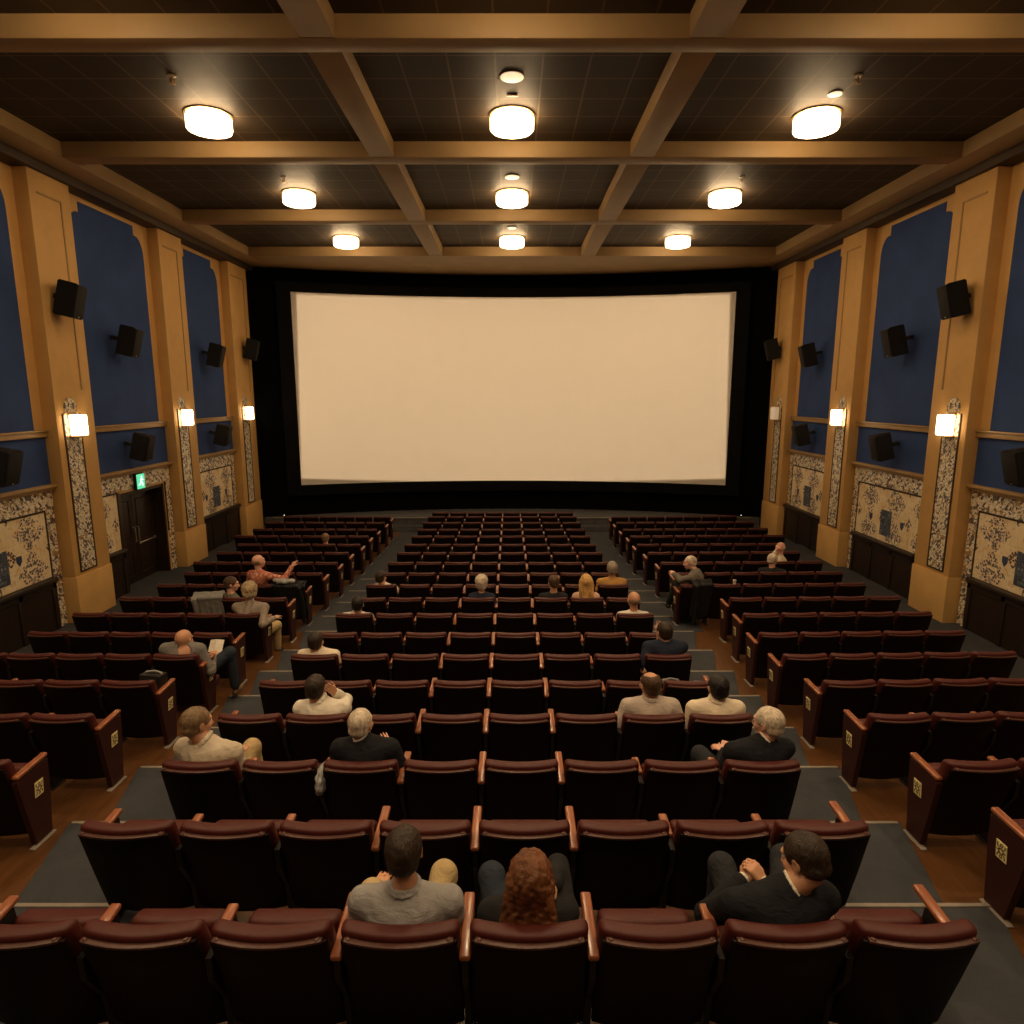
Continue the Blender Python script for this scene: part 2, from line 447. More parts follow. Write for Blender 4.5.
# white discs and sprinklers by the lamps
DOWN = 250
def disc(x, y, r, label, name='ceiling_disc'):
    t = empty(name, (x, y, ZT))
    bm = BM(); lathe(bm, [(r * .99, .0), (r, -.006), (r, -.010), (r * .97, -.012), (r * .9, -.006)], n=28); fin('rim', bm, 'white_plastic', t)
    bm = BM(); lathe(bm, [(r * .95, -.008), (r * .9, -.018), (r * .4, -.026), (r * .05, -.027)], n=28); fin('lens', bm, 'downlight_glow', t)
    ld = bpy.data.lights.new('disc_fill_spot', 'SPOT'); ld.energy = DOWN * (r / .16) ** 2; ld.color = (1, .72, .42); ld.spot_size = R(118); ld.spot_blend = .7; ld.shadow_soft_size = .09
    lo = bpy.data.objects.new('disc_fill_spot', ld); COL.objects.link(lo); lo.parent = t; lo.location = (0, 0, -.06)
    return t
for (x, y, r, lb) in ((0.0, 9.66, .165, 'round cream ceiling disc in front of the nearest middle lamp'), (0, 13.75, .15, 'round cream ceiling disc ahead of the middle lamp'),
                      (4.57, 10.16, .10, 'small round ceiling disc near the nearest right lamp'), (0, 17.7, .12, 'round cream ceiling disc by the farthest middle lamp')):
    tag(disc(x, y, r, lb), lb, 'ceiling lamp')
for y in (5.9, 2.0):  # unseen discs with spots, added to brighten people in the near rows
    for x, w_ in ((-4.57, 'left'), (0, 'middle'), (4.57, 'right')):
        tag(disc(x, y, .16, ''), 'added unseen fill light above the %s seats, %s row' % (w_, 'front hidden' if y > 4 else 'rear hidden'), 'ceiling lamp')
def sprink(x, y, lb):
    t = empty('ceiling_sprinkler', (x, y, ZT)); tag(t, lb, 'sprinkler')
    bm = BM(); lathe(bm, [(.055, 0), (.055, -.012), (.02, -.02)], n=16); fin('escutcheon', bm, 'white_plastic', t)
    bm = BM(); tube(bm, [(0, 0, -.01), (0, 0, -.08)], .012); tube(bm, [(-.03, 0, -.03), (-.035, 0, -.07), (0, 0, -.10), (.035, 0, -.07), (.03, 0, -.03)], .006); fin('head', bm, 'brass', t)
    bm = BM(); lathe(bm, [(.035, -.10), (.04, -.105), (.01, -.11)], n=12); fin('deflector', bm, 'brass', t)
sprink(-4.54, 9.63, 'small sprinkler beside the nearest left lamp'); sprink(4.62, 9.63, 'small sprinkler beside the nearest right lamp')
sprink(-4.47, 13.75, 'small sprinkler beside the middle left lamp'); sprink(4.5, 13.75, 'small sprinkler beside the middle right lamp')
bm = BM(); box(bm, -.075, .075, -.03, .03, -.02, 0, bev=.004)
for k in range(5): box(bm, -.062 + k * .028, -.05 + k * .028, -.02, .02, -.026, -.018, mi=1)
tag(fin('ceiling_vent', bm, ['white_plastic', 'iron'], loc=(0, 10.2, ZT)), 'tiny slotted box on the tile before the middle lamp', 'vent')

# ------------------------------------------------------------------ side walls
PY = [(3.75, 4.85), (7.85, 8.95), (11.9, 12.98), (16.05, 17.15), (19.85, 21.15)]
def S(s, a, b): return (min(s * a, s * b), max(s * a, s * b))
def word(s): return 'left' if s < 0 else 'right'
tn = [4]
for s in (-1, 1):
    # gold wall with the door opening on the left
    bm = BM(); x0, x1 = S(s, XW, XW + .25)
    if s < 0:
        box(bm, x0, x1, -2.5, 13.86, 0, ZB); box(bm, x0, x1, 15.72, 22.4, 0, ZB); box(bm, x0, x1, 13.86, 15.72, ZO - 2.10, ZB)
    else: box(bm, x0, x1, -2.5, 22.4, 0, ZB)
    tag(fin('wall_' + word(s), bm, 'gold_wall', smooth=False), 'ochre %s side wall between the pilasters' % word(s), 'wall', kind='structure')
    for k, (a, b) in enumerate(PY):
        vis = k >= 2; nm = ('', '', 'nearest visible', 'middle', 'farthest')[k] if vis else 'out of view'
        p = empty('pilaster', (s * XW, (a + b) / 2, 0)); h = (b - a) / 2
        tag(p, 'tall ochre wall pilaster, %s one on the %s wall' % (nm, word(s)), 'pilaster', kind='structure')
        # local coordinates: x towards the room is -s
        def X(d): return -s * d
        def bx(bm, d0, d1, y0, y1, z0, z1, **kw):
            q0, q1 = sorted((X(d0), X(d1))); return box(bm, q0, q1, y0, y1, z0, z1, **kw)
        bm = BM(); bx(bm, -.05, .25, -h, h, ZO - 3.38, ZO + 3.9, bev=.012)
        bx(bm, -.05, .275, -h - .01, h + .01, 0, ZO - 3.38, bev=.012)
        fin('shaft', bm, 'gold_wall', p)
        # raised frame round the sunk panel
        y0, y1 = -h + .18, h - .27; zt, zb = ZO + 3.46, ZO + .10
        bm = BM()
        for aa, bb, cc, dd in ((y1 - .035, y1, zb, zt), (y0, y1, zt - .035, zt)):
            bx(bm, .245, .266, aa, bb, cc, dd, bev=.006)
        fin('panel_moulding', bm, 'gold_trim', p)
        # mosaic strip with a round head
        yc, w = -.14, .215; zt, zb = ZO - .04, ZO - 3.29
        pts = [(yc - w, zb), (yc + w, zb), (yc + w, zt - .3), (yc + w * .8, zt - .28), (yc + w * .8, zt - .18)] + \
              [(yc + w * .8 * math.cos(t), zt - .18 + .18 * math.sin(t)) for t in np.linspace(.2, math.pi - .2, 9)] + \
              [(yc - w * .8, zt - .18), (yc - w * .8, zt - .28), (yc - w, zt - .3)]
        bm = BM(); q = sorted((X(.24), X(.262))); prism(bm, pts, 'x', q[0], q[1]); fin('mosaic_strip', bm, 'mosaic_strip', p, smooth=False)
        bm = BM()
        for aa, bb, cc, dd in ((yc - w - .03, yc - w, zb, zt - .3), (yc + w, yc + w + .03, zb, zt - .3), (yc - w - .03, yc + w + .03, zb - .03, zb)):
            bx(bm, .245, .27, aa, bb, cc, dd)
        fin('strip_frame', bm, 'cornice', p, smooth=False)
        # wall lamp
        if k >= 1:
            lamp = empty('wall_lamp', (s * (XW - .26), (a + b) / 2 - .14, ZO - .55))
            off = (s > 0 and k == 4)
            tag(lamp, ('unlit' if off else 'glowing') + ' square glass wall lamp on the %s %s pilaster' % (nm if vis else 'hidden nearest', word(s)), 'wall lamp', 'lamps on the wall pilasters')
            bm = BM(); bx(bm, 0, .03, -.11, .11, -.24, .24, bev=.008); fin('backplate', bm, 'brass', lamp)
            bm = BM(); bx(bm, .04, .20, -.15, .15, -.19, .19, bev=.025, seg=3); fin('glass_shade', bm, 'lamp_dim' if off else 'sconce_glass', lamp)
            bm = BM(); bx(bm, .02, .21, -.155, .155, -.215, -.192, bev=.006); bx(bm, .02, .21, -.155, .155, .192, .205, bev=.004); fin('frame', bm, 'brass', lamp)
    # bays
    bays = [(-2.4, 3.75, -1), (4.85, 7.85, -1), (8.95, 11.9, 0), (12.98, 16.05, 1), (17.15, 19.85, 2)]
    for (a, b, idx) in bays:
        nm = {-1: 'hidden', 0: 'nearest', 1: 'middle', 2: 'farthest'}[idx]
        # arched blue panel
        y0, y1 = a + .26, b - .26; zt = ZO + 3.70; zb = ZO - .62
        def corner(sy, yy):
            q = [(yy, zt - .62)]
            for t in np.linspace(0, math.pi / 2, 7)[1:]:
                q.append((yy + sy * .27 * (1 - math.cos(t)), zt - .62 + .42 * math.sin(t)))
            q += [(yy + sy * .34, zt - .20), (yy + sy * .34, zt)]
            return q
        pts = [(y0, zb)] + corner(1, y0) + corner(-1, y1)[::-1] + [(y1, zb)]
        bm = BM(); q = S(s, XW - .012, XW + .05); prism(bm, pts, 'x', q[0], q[1])
        tag(fin('upper_wall_panel', bm, 'blue_fabric', smooth=False), 'tall navy fabric panel with notched arch corners, %s bay of %s wall' % (nm, word(s)), 'wall panel', 'navy fabric panels of the side walls')
        bm = BM(); q = S(s, XW - .012, XW + .05); box(bm, q[0], q[1], a + .01, b - .01, ZO - 1.60, ZO - .75)
        tag(fin('lower_wall_panel', bm, 'blue_fabric', smooth=False), 'low navy fabric band under the rail, %s bay of %s wall' % (nm, word(s)), 'wall panel', 'navy fabric bands of the side walls')
        bm = BM(); q = S(s, XW - .07, XW + .05); box(bm, q[0], q[1], a, b, ZO - .75, ZO - .62, bev=.015)
        q = S(s, XW - .10, XW + .05); box(bm, q[0], q[1], a, b, ZO - .655, ZO - .62, bev=.01)
        tag(fin('trim_%d' % tn[0], bm, 'gold_trim'), 'ochre dado rail in the %s bay of the %s wall' % (nm, word(s)), 'trim', kind='structure'); tn[0] += 1
        bm = BM(); q = S(s, XW - .13, XW + .05); box(bm, q[0], q[1], a, b, ZO - 1.66, ZO - 1.60, bev=.012)
        q = S(s, XW - .07, XW + .05); box(bm, q[0], q[1], a, b, ZO - 1.72, ZO - 1.66, bev=.01)
        tag(fin('trim_%d' % tn[0], bm, 'gold_trim'), 'ochre ledge above the tiles in the %s bay of the %s wall' % (nm, word(s)), 'trim', kind='structure'); tn[0] += 1
        # tiled mural: border band, side bands, field
        mu = empty('tile_mural', (s * XW, (a + b) / 2, ZO - 2.6))
        tag(mu, 'majolica tile mural of blue and ochre flowers, %s bay of %s wall' % (nm, word(s)), 'tile mural', 'tile murals of the side walls')
        door = (s < 0 and idx == 1)
        zT, zF = ZO - 1.72, ZO - 2.05
        def lb(name, mat, d, y0, y1, z0, z1, par=mu):
            if y1 - y0 < .01: return
            q = sorted((-s * .001, -s * d)); bm = BM(); yc = (a + b) / 2
            box(bm, q[0], q[1], y0 - yc, y1 - yc, z0 - (ZO - 2.6), z1 - (ZO - 2.6), bev=.003, seg=1); return fin(name, bm, mat, par, smooth=False)
        fl = ZO - 3.28
        floor_at = SIDE
        lb('border_band', 'mosaic_border', .02, a + .02, b - .02, zF, zT)
        end = 13.86 if door else b - .26
        lb('border_line', 'cornice', .026, a + .30 if not door else a, end, zF - .035, zF)
        # side band runs down to the floor at the far edge (nearest to the pilaster)
        lb('border_band', 'mosaic_border', .02, b - .25, b - .03, floor_at if idx in (-1, 0, 1) else fl, zF)
        if not door: lb('border_band', 'mosaic_border', .02, a + .03, a + .25, max(floor_at, 0) if s > 0 and idx == 1 else fl, zF)
        lb('border_line', 'cornice', .026, b - .285, b - .25, fl, zF)
        lb('tile_field', 'mosaic_field', .015, a + (.25 if not door else .02), end, fl, zF - .035)
        if idx in (0, 1, 2) and not door:
            yc = (a + b) / 2
            lb('blue_plaque', 'blue_tile', .024, yc - .21, yc + .21, ZO - 3.14, ZO - 2.56)
            for dy in ((-.46, .46) if idx == 0 else (-.62, .62)):
                o = (a + b) / 2
                bm = BM(); cc = dy; zc = -.2
                pts = [(cc - .065, zc + .08), (cc + .065, zc + .08), (cc + .06, zc - .02), (cc, zc - .10), (cc - .06, zc - .02)]
                q = sorted((-s * .0155, -s * .022)); prism(bm, pts, 'x', q[0], q[1]); fin('blue_shield', bm, 'navy_tile', mu, smooth=False)
        # wainscot
        bm = BM(); end2 = 13.84 if door else b - (.27 if idx in (-1, 0, 1) else .0)
        st = a + (.27 if (s > 0 and idx == 1) else 0)
        q = S(s, XW - .05, XW + .05); box(bm, q[0], q[1], st, end2, 0, fl)
        n = max(1, round((end2 - st) / .95)); w = (end2 - st) / n
        for k in range(n + 1):
            q = S(s, XW - .075, XW); yy = min(max(st + k * w, st + .05), end2 - .05); box(bm, q[0], q[1], yy - .05, yy + .05, 0, fl - .02, bev=.006, seg=1)
        q = S(s, XW - .13, XW); box(bm, q[0], q[1], st, end2, fl - .09, fl, bev=.02)
        q = S(s, XW - .075, XW); box(bm, q[0], q[1], st, end2, fl - .2, fl - .1, bev=.006, seg=1)
        tag(fin('trim_%d' % tn[0], bm, 'wainscot'), 'dark wood wainscot in the %s bay of the %s wall' % (nm, word(s)), 'trim', kind='structure'); tn[0] += 1

# double door in the left wall
dz = SIDE + .012
D = empty('door_1', (-XW - .32, 14.79, dz)); tag(D, 'recessed dark wooden double door with brass pull handles in left wall', 'door', kind='structure')
H = ZO - 2.10 - dz
bm = BM(); box(bm, -.02, .33, -.93, -.86, -.4, H); box(bm, -.02, .33, .86, .93, -.4, H); box(bm, -.02, .33, -.93, .93, H - .07, H)
box(bm, .27, .36, -.99, -.87, -.4, H + .02, bev=.01); box(bm, -.1, 0, -.93, .93, H - .5, H + .2)
fin('door_frame', bm, 'door_wood', D)
for sg in (-1, 1):
    bm = BM(); y0, y1 = sorted((sg * .005, sg * .86))
    box(bm, 0.02, .065, y0, y1, .0, H - .07, bev=.004)
    for z0, z1 in ((.15, .95), (1.1, H - .25)):
        for a_, b_, c_, d_ in ((y0 + .12, y1 - .12, z0, z0 + .03), (y0 + .12, y1 - .12, z1 - .03, z1), (y0 + .12, y0 + .15, z0, z1), (y1 - .15, y1 - .12, z0, z1)):
            box(bm, .06, .08, a_, b_, c_, d_, bev=.004, seg=1)
    leaf = fin('door_leaf', bm, 'door_wood', D)
    bm = BM(); yy = sg * .07; tube(bm, [(.065, yy, .92), (.12, yy, .93), (.13, yy, 1.0), (.13, yy, 1.2), (.12, yy, 1.27), (.065, yy, 1.28)], .013); fin('pull_handle', bm, 'steel', leaf)
    if sg > 0:
        bm = BM(); tube(bm, [(.10, .12, .88), (.10, .78, .88)], .014); box(bm, .06, .11, .10, .16, .85, .91); box(bm, .06, .11, .74, .80, .85, .91); fin('push_bar', bm, 'steel', leaf)
# exit sign over the door
E = empty('exit_sign', (-XW + .03, 14.62, ZO - 1.93)); tag(E, 'green glowing exit sign above the double door', 'exit sign')
bm = BM(); box(bm, 0, .07, -.17, .17, -.16, .20, bev=.01); fin('housing', bm, 'speaker', E)
bm = BM(); box(bm, .07, .078, -.155, .155, -.145, .185, bev=.003, seg=1); fin('green_face', bm, 'exit_green', E)
bm = BM()                                   # white running figure and arrow
lathe(bm, [(.001, .078), (.024, .079), (.024, .084), (.001, .085)], n=12)
for v in bm.verts: v.co = Vector((v.co.z, v.co.x + .03, v.co.y + .12))
for p, q, w in (((.03, .085), (.0, .01), .02), ((0, .01), (.06, -.03), .014), ((.06, -.03), (.05, -.09), .012), ((0, .01), (-.04, -.04), .014), ((-.04, -.04), (-.10, -.05), .012), ((.03, .07), (.09, .05), .01), ((.02, .07), (-.03, .04), .01)):
    d = Vector((q[0] - p[0], q[1] - p[1])).normalized(); n_ = Vector((-d.y, d.x)) * w
    prism(bm, [(p[0] + n_.x, p[1] + n_.y), (q[0] + n_.x, q[1] + n_.y), (q[0] - n_.x, q[1] - n_.y), (p[0] - n_.x, p[1] - n_.y)], 'x', .077, .084)
fin('running_figure', bm, 'exit_white', E, smooth=False)

# loudspeakers
def speaker(s, d, y, z, yaw, label, grp, w=.44, h=.60, dp=.34):
    t = empty('loudspeaker', (s * (XW - d), y, z), 0)
    tag(t, label, 'loudspeaker', grp)
    q = Euler((0, 0, 0)); t.rotation_euler = Euler((R(-14), 0, (R(-90) if s < 0 else R(90)) + yaw), 'XYZ')
    # local: +y is the front
    bm = BM(); prism(bm, [(-w / 2, dp / 2), (w / 2, dp / 2), (w / 2 * .72, -dp / 2), (-w / 2 * .72, -dp / 2)], 'z', -h / 2, h / 2)
    bmesh.ops.bevel(bm, geom=bm.edges[:], offset=.012, segments=2, affect='EDGES'); fin('cabinet', bm, 'speaker', t)
    bm = BM(); box(bm, -w / 2 + .02, w / 2 - .02, dp / 2 - .002, dp / 2 + .018, -h / 2 + .02, h / 2 - .02, bev=.008); fin('grille', bm, 'grille', t)
    bm = BM(); box(bm, -.02, .02, dp / 2 + .016, dp / 2 + .022, -h / 2 + .03, -h / 2 + .045); fin('badge', bm, 'steel', t)
    bm = BM(); back = d - .012 if d < .45 else d - .255
    box(bm, -.05, .05, -back, -dp / 2 + .02, -.03, .05, bev=.006); box(bm, -.04, .04, -dp / 2 - .02, dp / 2 - .1, h / 2, h / 2 + .015); box(bm, -.04, .04, -dp / 2 - .02, -dp / 2, -.02, h / 2 + .01)
    fin('bracket', bm, 'iron', t)
for s in (-1, 1):
    W = word(s)
    speaker(s, .50, 12.25, ZO + 1.68, -s * R(12), 'black loudspeaker mounted on the nearest %s pilaster' % W, 'wall loudspeakers')
    speaker(s, .36, 14.25, ZO + 1.11, -s * R(10), 'black loudspeaker on the navy panel of the middle %s bay' % W, 'wall loudspeakers')
    speaker(s, .36, 18.35, ZO + 1.06, -s * R(10), 'black loudspeaker on the navy panel of the farthest %s bay' % W, 'wall loudspeakers')
    speaker(s, .50, 20.55, ZO + 1.36, -s * R(14), 'black loudspeaker on the farthest %s pilaster beside the drape' % W, 'wall loudspeakers')
    speaker(s, .36, 14.35, ZO - 1.12, -s * R(10), 'black loudspeaker on the low navy band of the middle %s bay' % W, 'wall loudspeakers', h=.56)
    speaker(s, .36, 18.4, ZO - 1.10, -s * R(10), 'black loudspeaker on the low navy band of the farthest %s bay' % W, 'wall loudspeakers', h=.56)
    speaker(s, .36, 10.35, ZO - 1.12, -s * R(10), 'black loudspeaker on the low navy band of the nearest %s bay' % W, 'wall loudspeakers', h=.56)
# ------------------------------------------------------------------ cinema seats
def recl(z): return .20 * (1 - (min(z, .8) - .13) / .65)           # y of the back's rear face at height z
def bend(bm, base=0.0):
    for v in bm.verts:
        v.co.y += recl(v.co.z) + .042 * (v.co.x / .25) ** 2 + base
def cut(bm, xs=(), zs=()):
    for x in xs: bmesh.ops.bisect_plane(bm, geom=bm.verts[:] + bm.edges[:] + bm.faces[:], plane_co=(x, 0, 0), plane_no=(1, 0, 0))
    for z in zs: bmesh.ops.bisect_plane(bm, geom=bm.verts[:] + bm.edges[:] + bm.faces[:], plane_co=(0, 0, z), plane_no=(0, 0, 1))
XS = [-.2, -.15, -.1, -.05, 0, .05, .1, .15, .2]
def flare(bm, k):
    for v in bm.verts: v.co.x *= 1 + k * min(1, max(0, (.77 - v.co.z) / .34))
bm = BM(); box(bm, -.258, .258, .012, .105, .15, .785, bev=.034, seg=4); cut(bm, XS, [.3, .43, .5, .6, .7])
for v in bm.verts:
    if v.co.y > .06: v.co.y += .018 * (1 - (v.co.x / .25) ** 2) * (1 - ((v.co.z - .45) / .34) ** 2)
flare(bm, .03); bend(bm); P_back = fin('backrest', bm, 'maroon')
bm = BM(); box(bm, -.250, .250, -.010, .016, .12, .742, bev=.009, seg=2); cut(bm, XS, [.3, .43, .6]); flare(bm, .04); bend(bm); P_shell = fin('back_shell', bm, 'shell')
bm = BM(); box(bm, -.234, .234, -.016, .014, .738, .756, bev=.005, seg=2); cut(bm, XS)
for x in (-.215, .215): lathe(bm, [(.011, .754), (.010, .760), (.004, .763)], c=(x, .002, 0), n=10)
bend(bm); P_edgelit = fin('shell_edge_lit', bm, 'shell_highlight')  # top edge strip, its highlight put into the colour
def cushion(down):
    bm = BM(); box(bm, -.222, .222, -.055, .055, 0, .43, bev=.034, seg=4); cut(bm, [-.12, 0, .12], [.1, .2, .3])
    for v in bm.verts:
        if v.co.y < 0: v.co.y -= .022 * (1 - (v.co.x / .24) ** 2)
    if down:
        m = Matrix.Translation((0, .17, .315)) @ Matrix.Rotation(R(-88), 4, 'X')
        for v in bm.verts: v.co.y = -v.co.y
        m = Matrix.Translation((0, .23, .225)) @ Matrix.Rotation(R(-86), 4, 'X')
    else:
        m = Matrix.Translation((0, .30, .155)) @ Matrix.Rotation(R(-13), 4, 'X')
    bmesh.ops.transform(bm, matrix=m, verts=bm.verts[:]); return fin('seat_cushion', bm, 'maroon')
P_up, P_dn = cushion(False), cushion(True)
bm = BM(); box(bm, -.026, .026, .065, .42, .612, .642, bev=.011, seg=3); cut(bm, [], [])
for v in bm.verts: v.co.z += .02 * (v.co.y / .3); v.co.x *= (1 if v.co.y > 0 else .92)
P_arm = fin('armrest', bm, 'arm_wood')
bm = BM(); box(bm, -.026, .026, .105, .41, .612, .642, bev=.011, seg=3)
for v in bm.verts: v.co.z += .02 * (v.co.y / .3)
P_arme = fin('armrest', bm, 'arm_wood')
bm = BM(); box(bm, -.026, .026, .185, .36, .605, .635, bev=.011, seg=3)
for v in bm.verts: v.co.z += .02 * (v.co.y / .3)
P_arms = fin('armrest', bm, 'arm_wood')
bm = BM(); prism(bm, [(.08, .62), (.34, .62), (.38, .35), (.38, .03), (.38, 0), (.24, 0), (.24, .03), (.20, .3), (.09, .5)], 'x', -.014, .014)
box(bm, -.027, .027, .22, .40, 0, .014, bev=.004, seg=1); P_std = fin('leg_standard', bm, 'iron', smooth=False)
bm = BM(); prism(bm, [(.09, .612), (.41, .625), (.42, .45), (.42, .03), (.42, .012), (.25, .012), (.17, .30)], 'x', -.022, .022)
bmesh.ops.bevel(bm, geom=bm.edges[:], offset=.006, segments=2, affect='EDGES')
for v in bm.verts: v.co.x += .045 * (.62 - v.co.z) / .62
P_end = fin('end_panel', bm, 'end_panel')
bm = BM(); box(bm, .0, .05, .20, .43, 0, .013, bev=.004, seg=1); P_plate = fin('floor_plate', bm, 'nosing')
# gilt plaque with a worn dark ornament (local x=0 is the panel's outer face, facing -x)
plain('plaque_cream', (.95, .78, .38), .5, .15, 60); plain('plaque_ink', (.05, .025, .015), .5)
bm = BM(); w, h = .043, .060
box(bm, -.005, 0, -w, w, -h, h, 0, .003, 1)
ring = lambda cy, cz, r: [(-.0055, cy + r * math.cos(q), cz + r * math.sin(q)) for q in np.linspace(0, 2 * math.pi, 13)]
tube(bm, ring(0, 0, .017), .0035, 6, 1); tube(bm, ring(0, .036, .009), .0025, 6, 1); tube(bm, ring(0, -.036, .009), .0025, 6, 1)
for u in (-1, 1):
    for w_ in (-1, 1): tube(bm, [(-.0055, u * .014, w_ * .014), (-.0055, u * .028, w_ * .026), (-.0055, u * .030, w_ * .044)], .003, 6, 1)
    tube(bm, [(-.0055, u * .02, 0), (-.0055, u * .034, 0)], .0035, 6, 1)
P_plq = fin('seat_plaque', bm, ['plaque_cream', 'plaque_ink'], smooth=False)
protos = [P_arme, P_arms, P_back, P_shell, P_edgelit, P_up, P_dn, P_arm, P_std, P_end, P_plate, P_plq]
for p in protos: COL.objects.unlink(p)
def put(p, parent, loc=(0, 0, 0), mirror=False, name=None):
    c = p.copy(); COL.objects.link(c); c.parent = parent; c.location = loc
    if mirror: c.scale = (-1, 1, 1)
    return c
SEAT = {}          # (block, row, k) -> (x, y, z, rotz)
OCC = {}           # filled by the list of people: label of the seat they sit on
def seat(block, row, k, n, x, y, z, rz, sx, ends):
    occ = OCC.get((block, row, k))
    y -= .085
    t = empty('cinema_seat', (x, y, z), rz); t.scale = (sx, 1, 1)
    bl = {'C': 'centre', 'L': 'left', 'R': 'right'}[block]
    if occ: lab = 'maroon cinema seat ' + occ
    else:
        frm = 'left end' if block in 'CL' else 'aisle'
        kk = k if block in 'CR' else (n - 1 - k)
        if block in 'LR': frm = 'aisle'
        lab = 'empty maroon cinema seat, %s block, %s row from camera, %s from its %s' % (bl, NUM[row + 1], NUM[kk + 1], frm)
    tag(t, lab, 'seat', 'maroon cinema seats of the %s block' % bl)
    put(P_back, t); put(P_shell, t); put(P_edgelit, t); put(P_dn if occ and 'coat' not in occ and 'jacket' not in occ else P_up, t)
    def left(endp):
        put(P_arme if endp else P_arm if (block == 'C' and k in (3, 4, 5)) else P_arms, t, (-.28 if k or endp else -.243, (0 if k or endp else .05), 0))
        if endp: put(P_end, t, (-.28, 0, 0)); put(P_plate, t, (-.28, 0, 0)); q = put(P_plq, t, (-.2895, .30, .445)); q.rotation_euler = (0, -math.atan(.045 / .62), 0)
        else: put(P_std, t, (-.28 if k else -.235, (0 if k else .03), 0))
    left('l' in ends)
    if 'r' in ends:
        put(P_arme, t, (.28, 0, 0)); put(P_end, t, (.28, 0, 0), True); put(P_plate, t, (.28, 0, 0), True); q = put(P_plq, t, (.2895, .30, .445), True); q.rotation_euler = (0, math.atan(.045 / .62), 0)
    elif 'R' in ends:
        put(P_arm, t, (.243, .05, 0)); put(P_std, t, (.235, .03, 0))
    SEAT[(block, row, k)] = (x, y, z, rz)
def cx0(i):        # centre of the centre block, drifts slightly
    return -.205 - .005 * i
# right block: left edge of the first back, right edge of the last back, number of seats
RB = {1: (3.0, 4.1, 2), 2: (3.03, 4.65, 3), 3: (2.98, 4.62, 3), 4: (3.03, 5.15, 4), 5: (3.02, 5.63, 5), 6: (3.10, 5.70, 5), 7: (3.24, 5.89, 5), 8: (3.37, 6.02, 5),
      9: (2.86, 6.02, 6), 10: (3.04, 6.13, 6), 11: (2.98, 6.24, 6), 12: (2.94, 6.24, 6), 13: (2.90, 6.26, 6), 14: (2.93, 6.80, 7), 15: (2.93, 6.80, 7), 16: (2.94, 6.83, 7), 17: (2.98, 6.72, 7)}
LB = {2: (-4.7, -3.52, 2), 3: (-5.2, -3.50, 3), 4: (-5.15, -3.48, 3), 5: (-6.12, -3.49, 5), 6: (-6.05, -3.52, 5), 7: (-6.13, -3.52, 5), 8: (-6.05, -3.49, 5), 9: (-6.0, -3.53, 5),
      10: (-6.04, -3.51, 5), 11: (-6.37, -3.5, 6), 12: (-6.37, -3.53, 5), 13: (-6.36, -3.52, 5), 14: (-6.88, -3.56, 6), 15: (-6.85, -3.58, 6), 16: (-6.94, -3.58, 6), 17: (-6.80, -3.64, 6)}
def build_seats():
    for i in range(19):
        for k in range(8):
            seat('C', i, k, 8, cx0(i) + (k - 3.5) * .56, ROWY[i], FZ[i], 0, 1, 'R' if k == 7 else '')
    for i, (a, b, n) in RB.items():
        p = (b - a + .06) / n; al = R(1.8); sx = p / .56 * (1.0)
        if i < 5: p = .55; sx = .98
        for k in range(n):
            d = (k + .5) * p - .03
            seat('R', i, k, n, a + d, ROWY[i] + math.sin(al) * (d), FZ[i], al, sx, ('l' if k == 0 else ''))
    for i, (a, b, n) in LB.items():
        p = (b - a + .06) / n; al = R(-.8); sx = p / .56
        if i < 5: p = .55; sx = .98
        for k in range(n):
            d = (n - 1 - k + .5) * p - .03
            seat('L', i, k, n, b - d, ROWY[i] + math.sin(-al) * d, FZ[i], al, sx, 'r' if k == n - 1 else '')
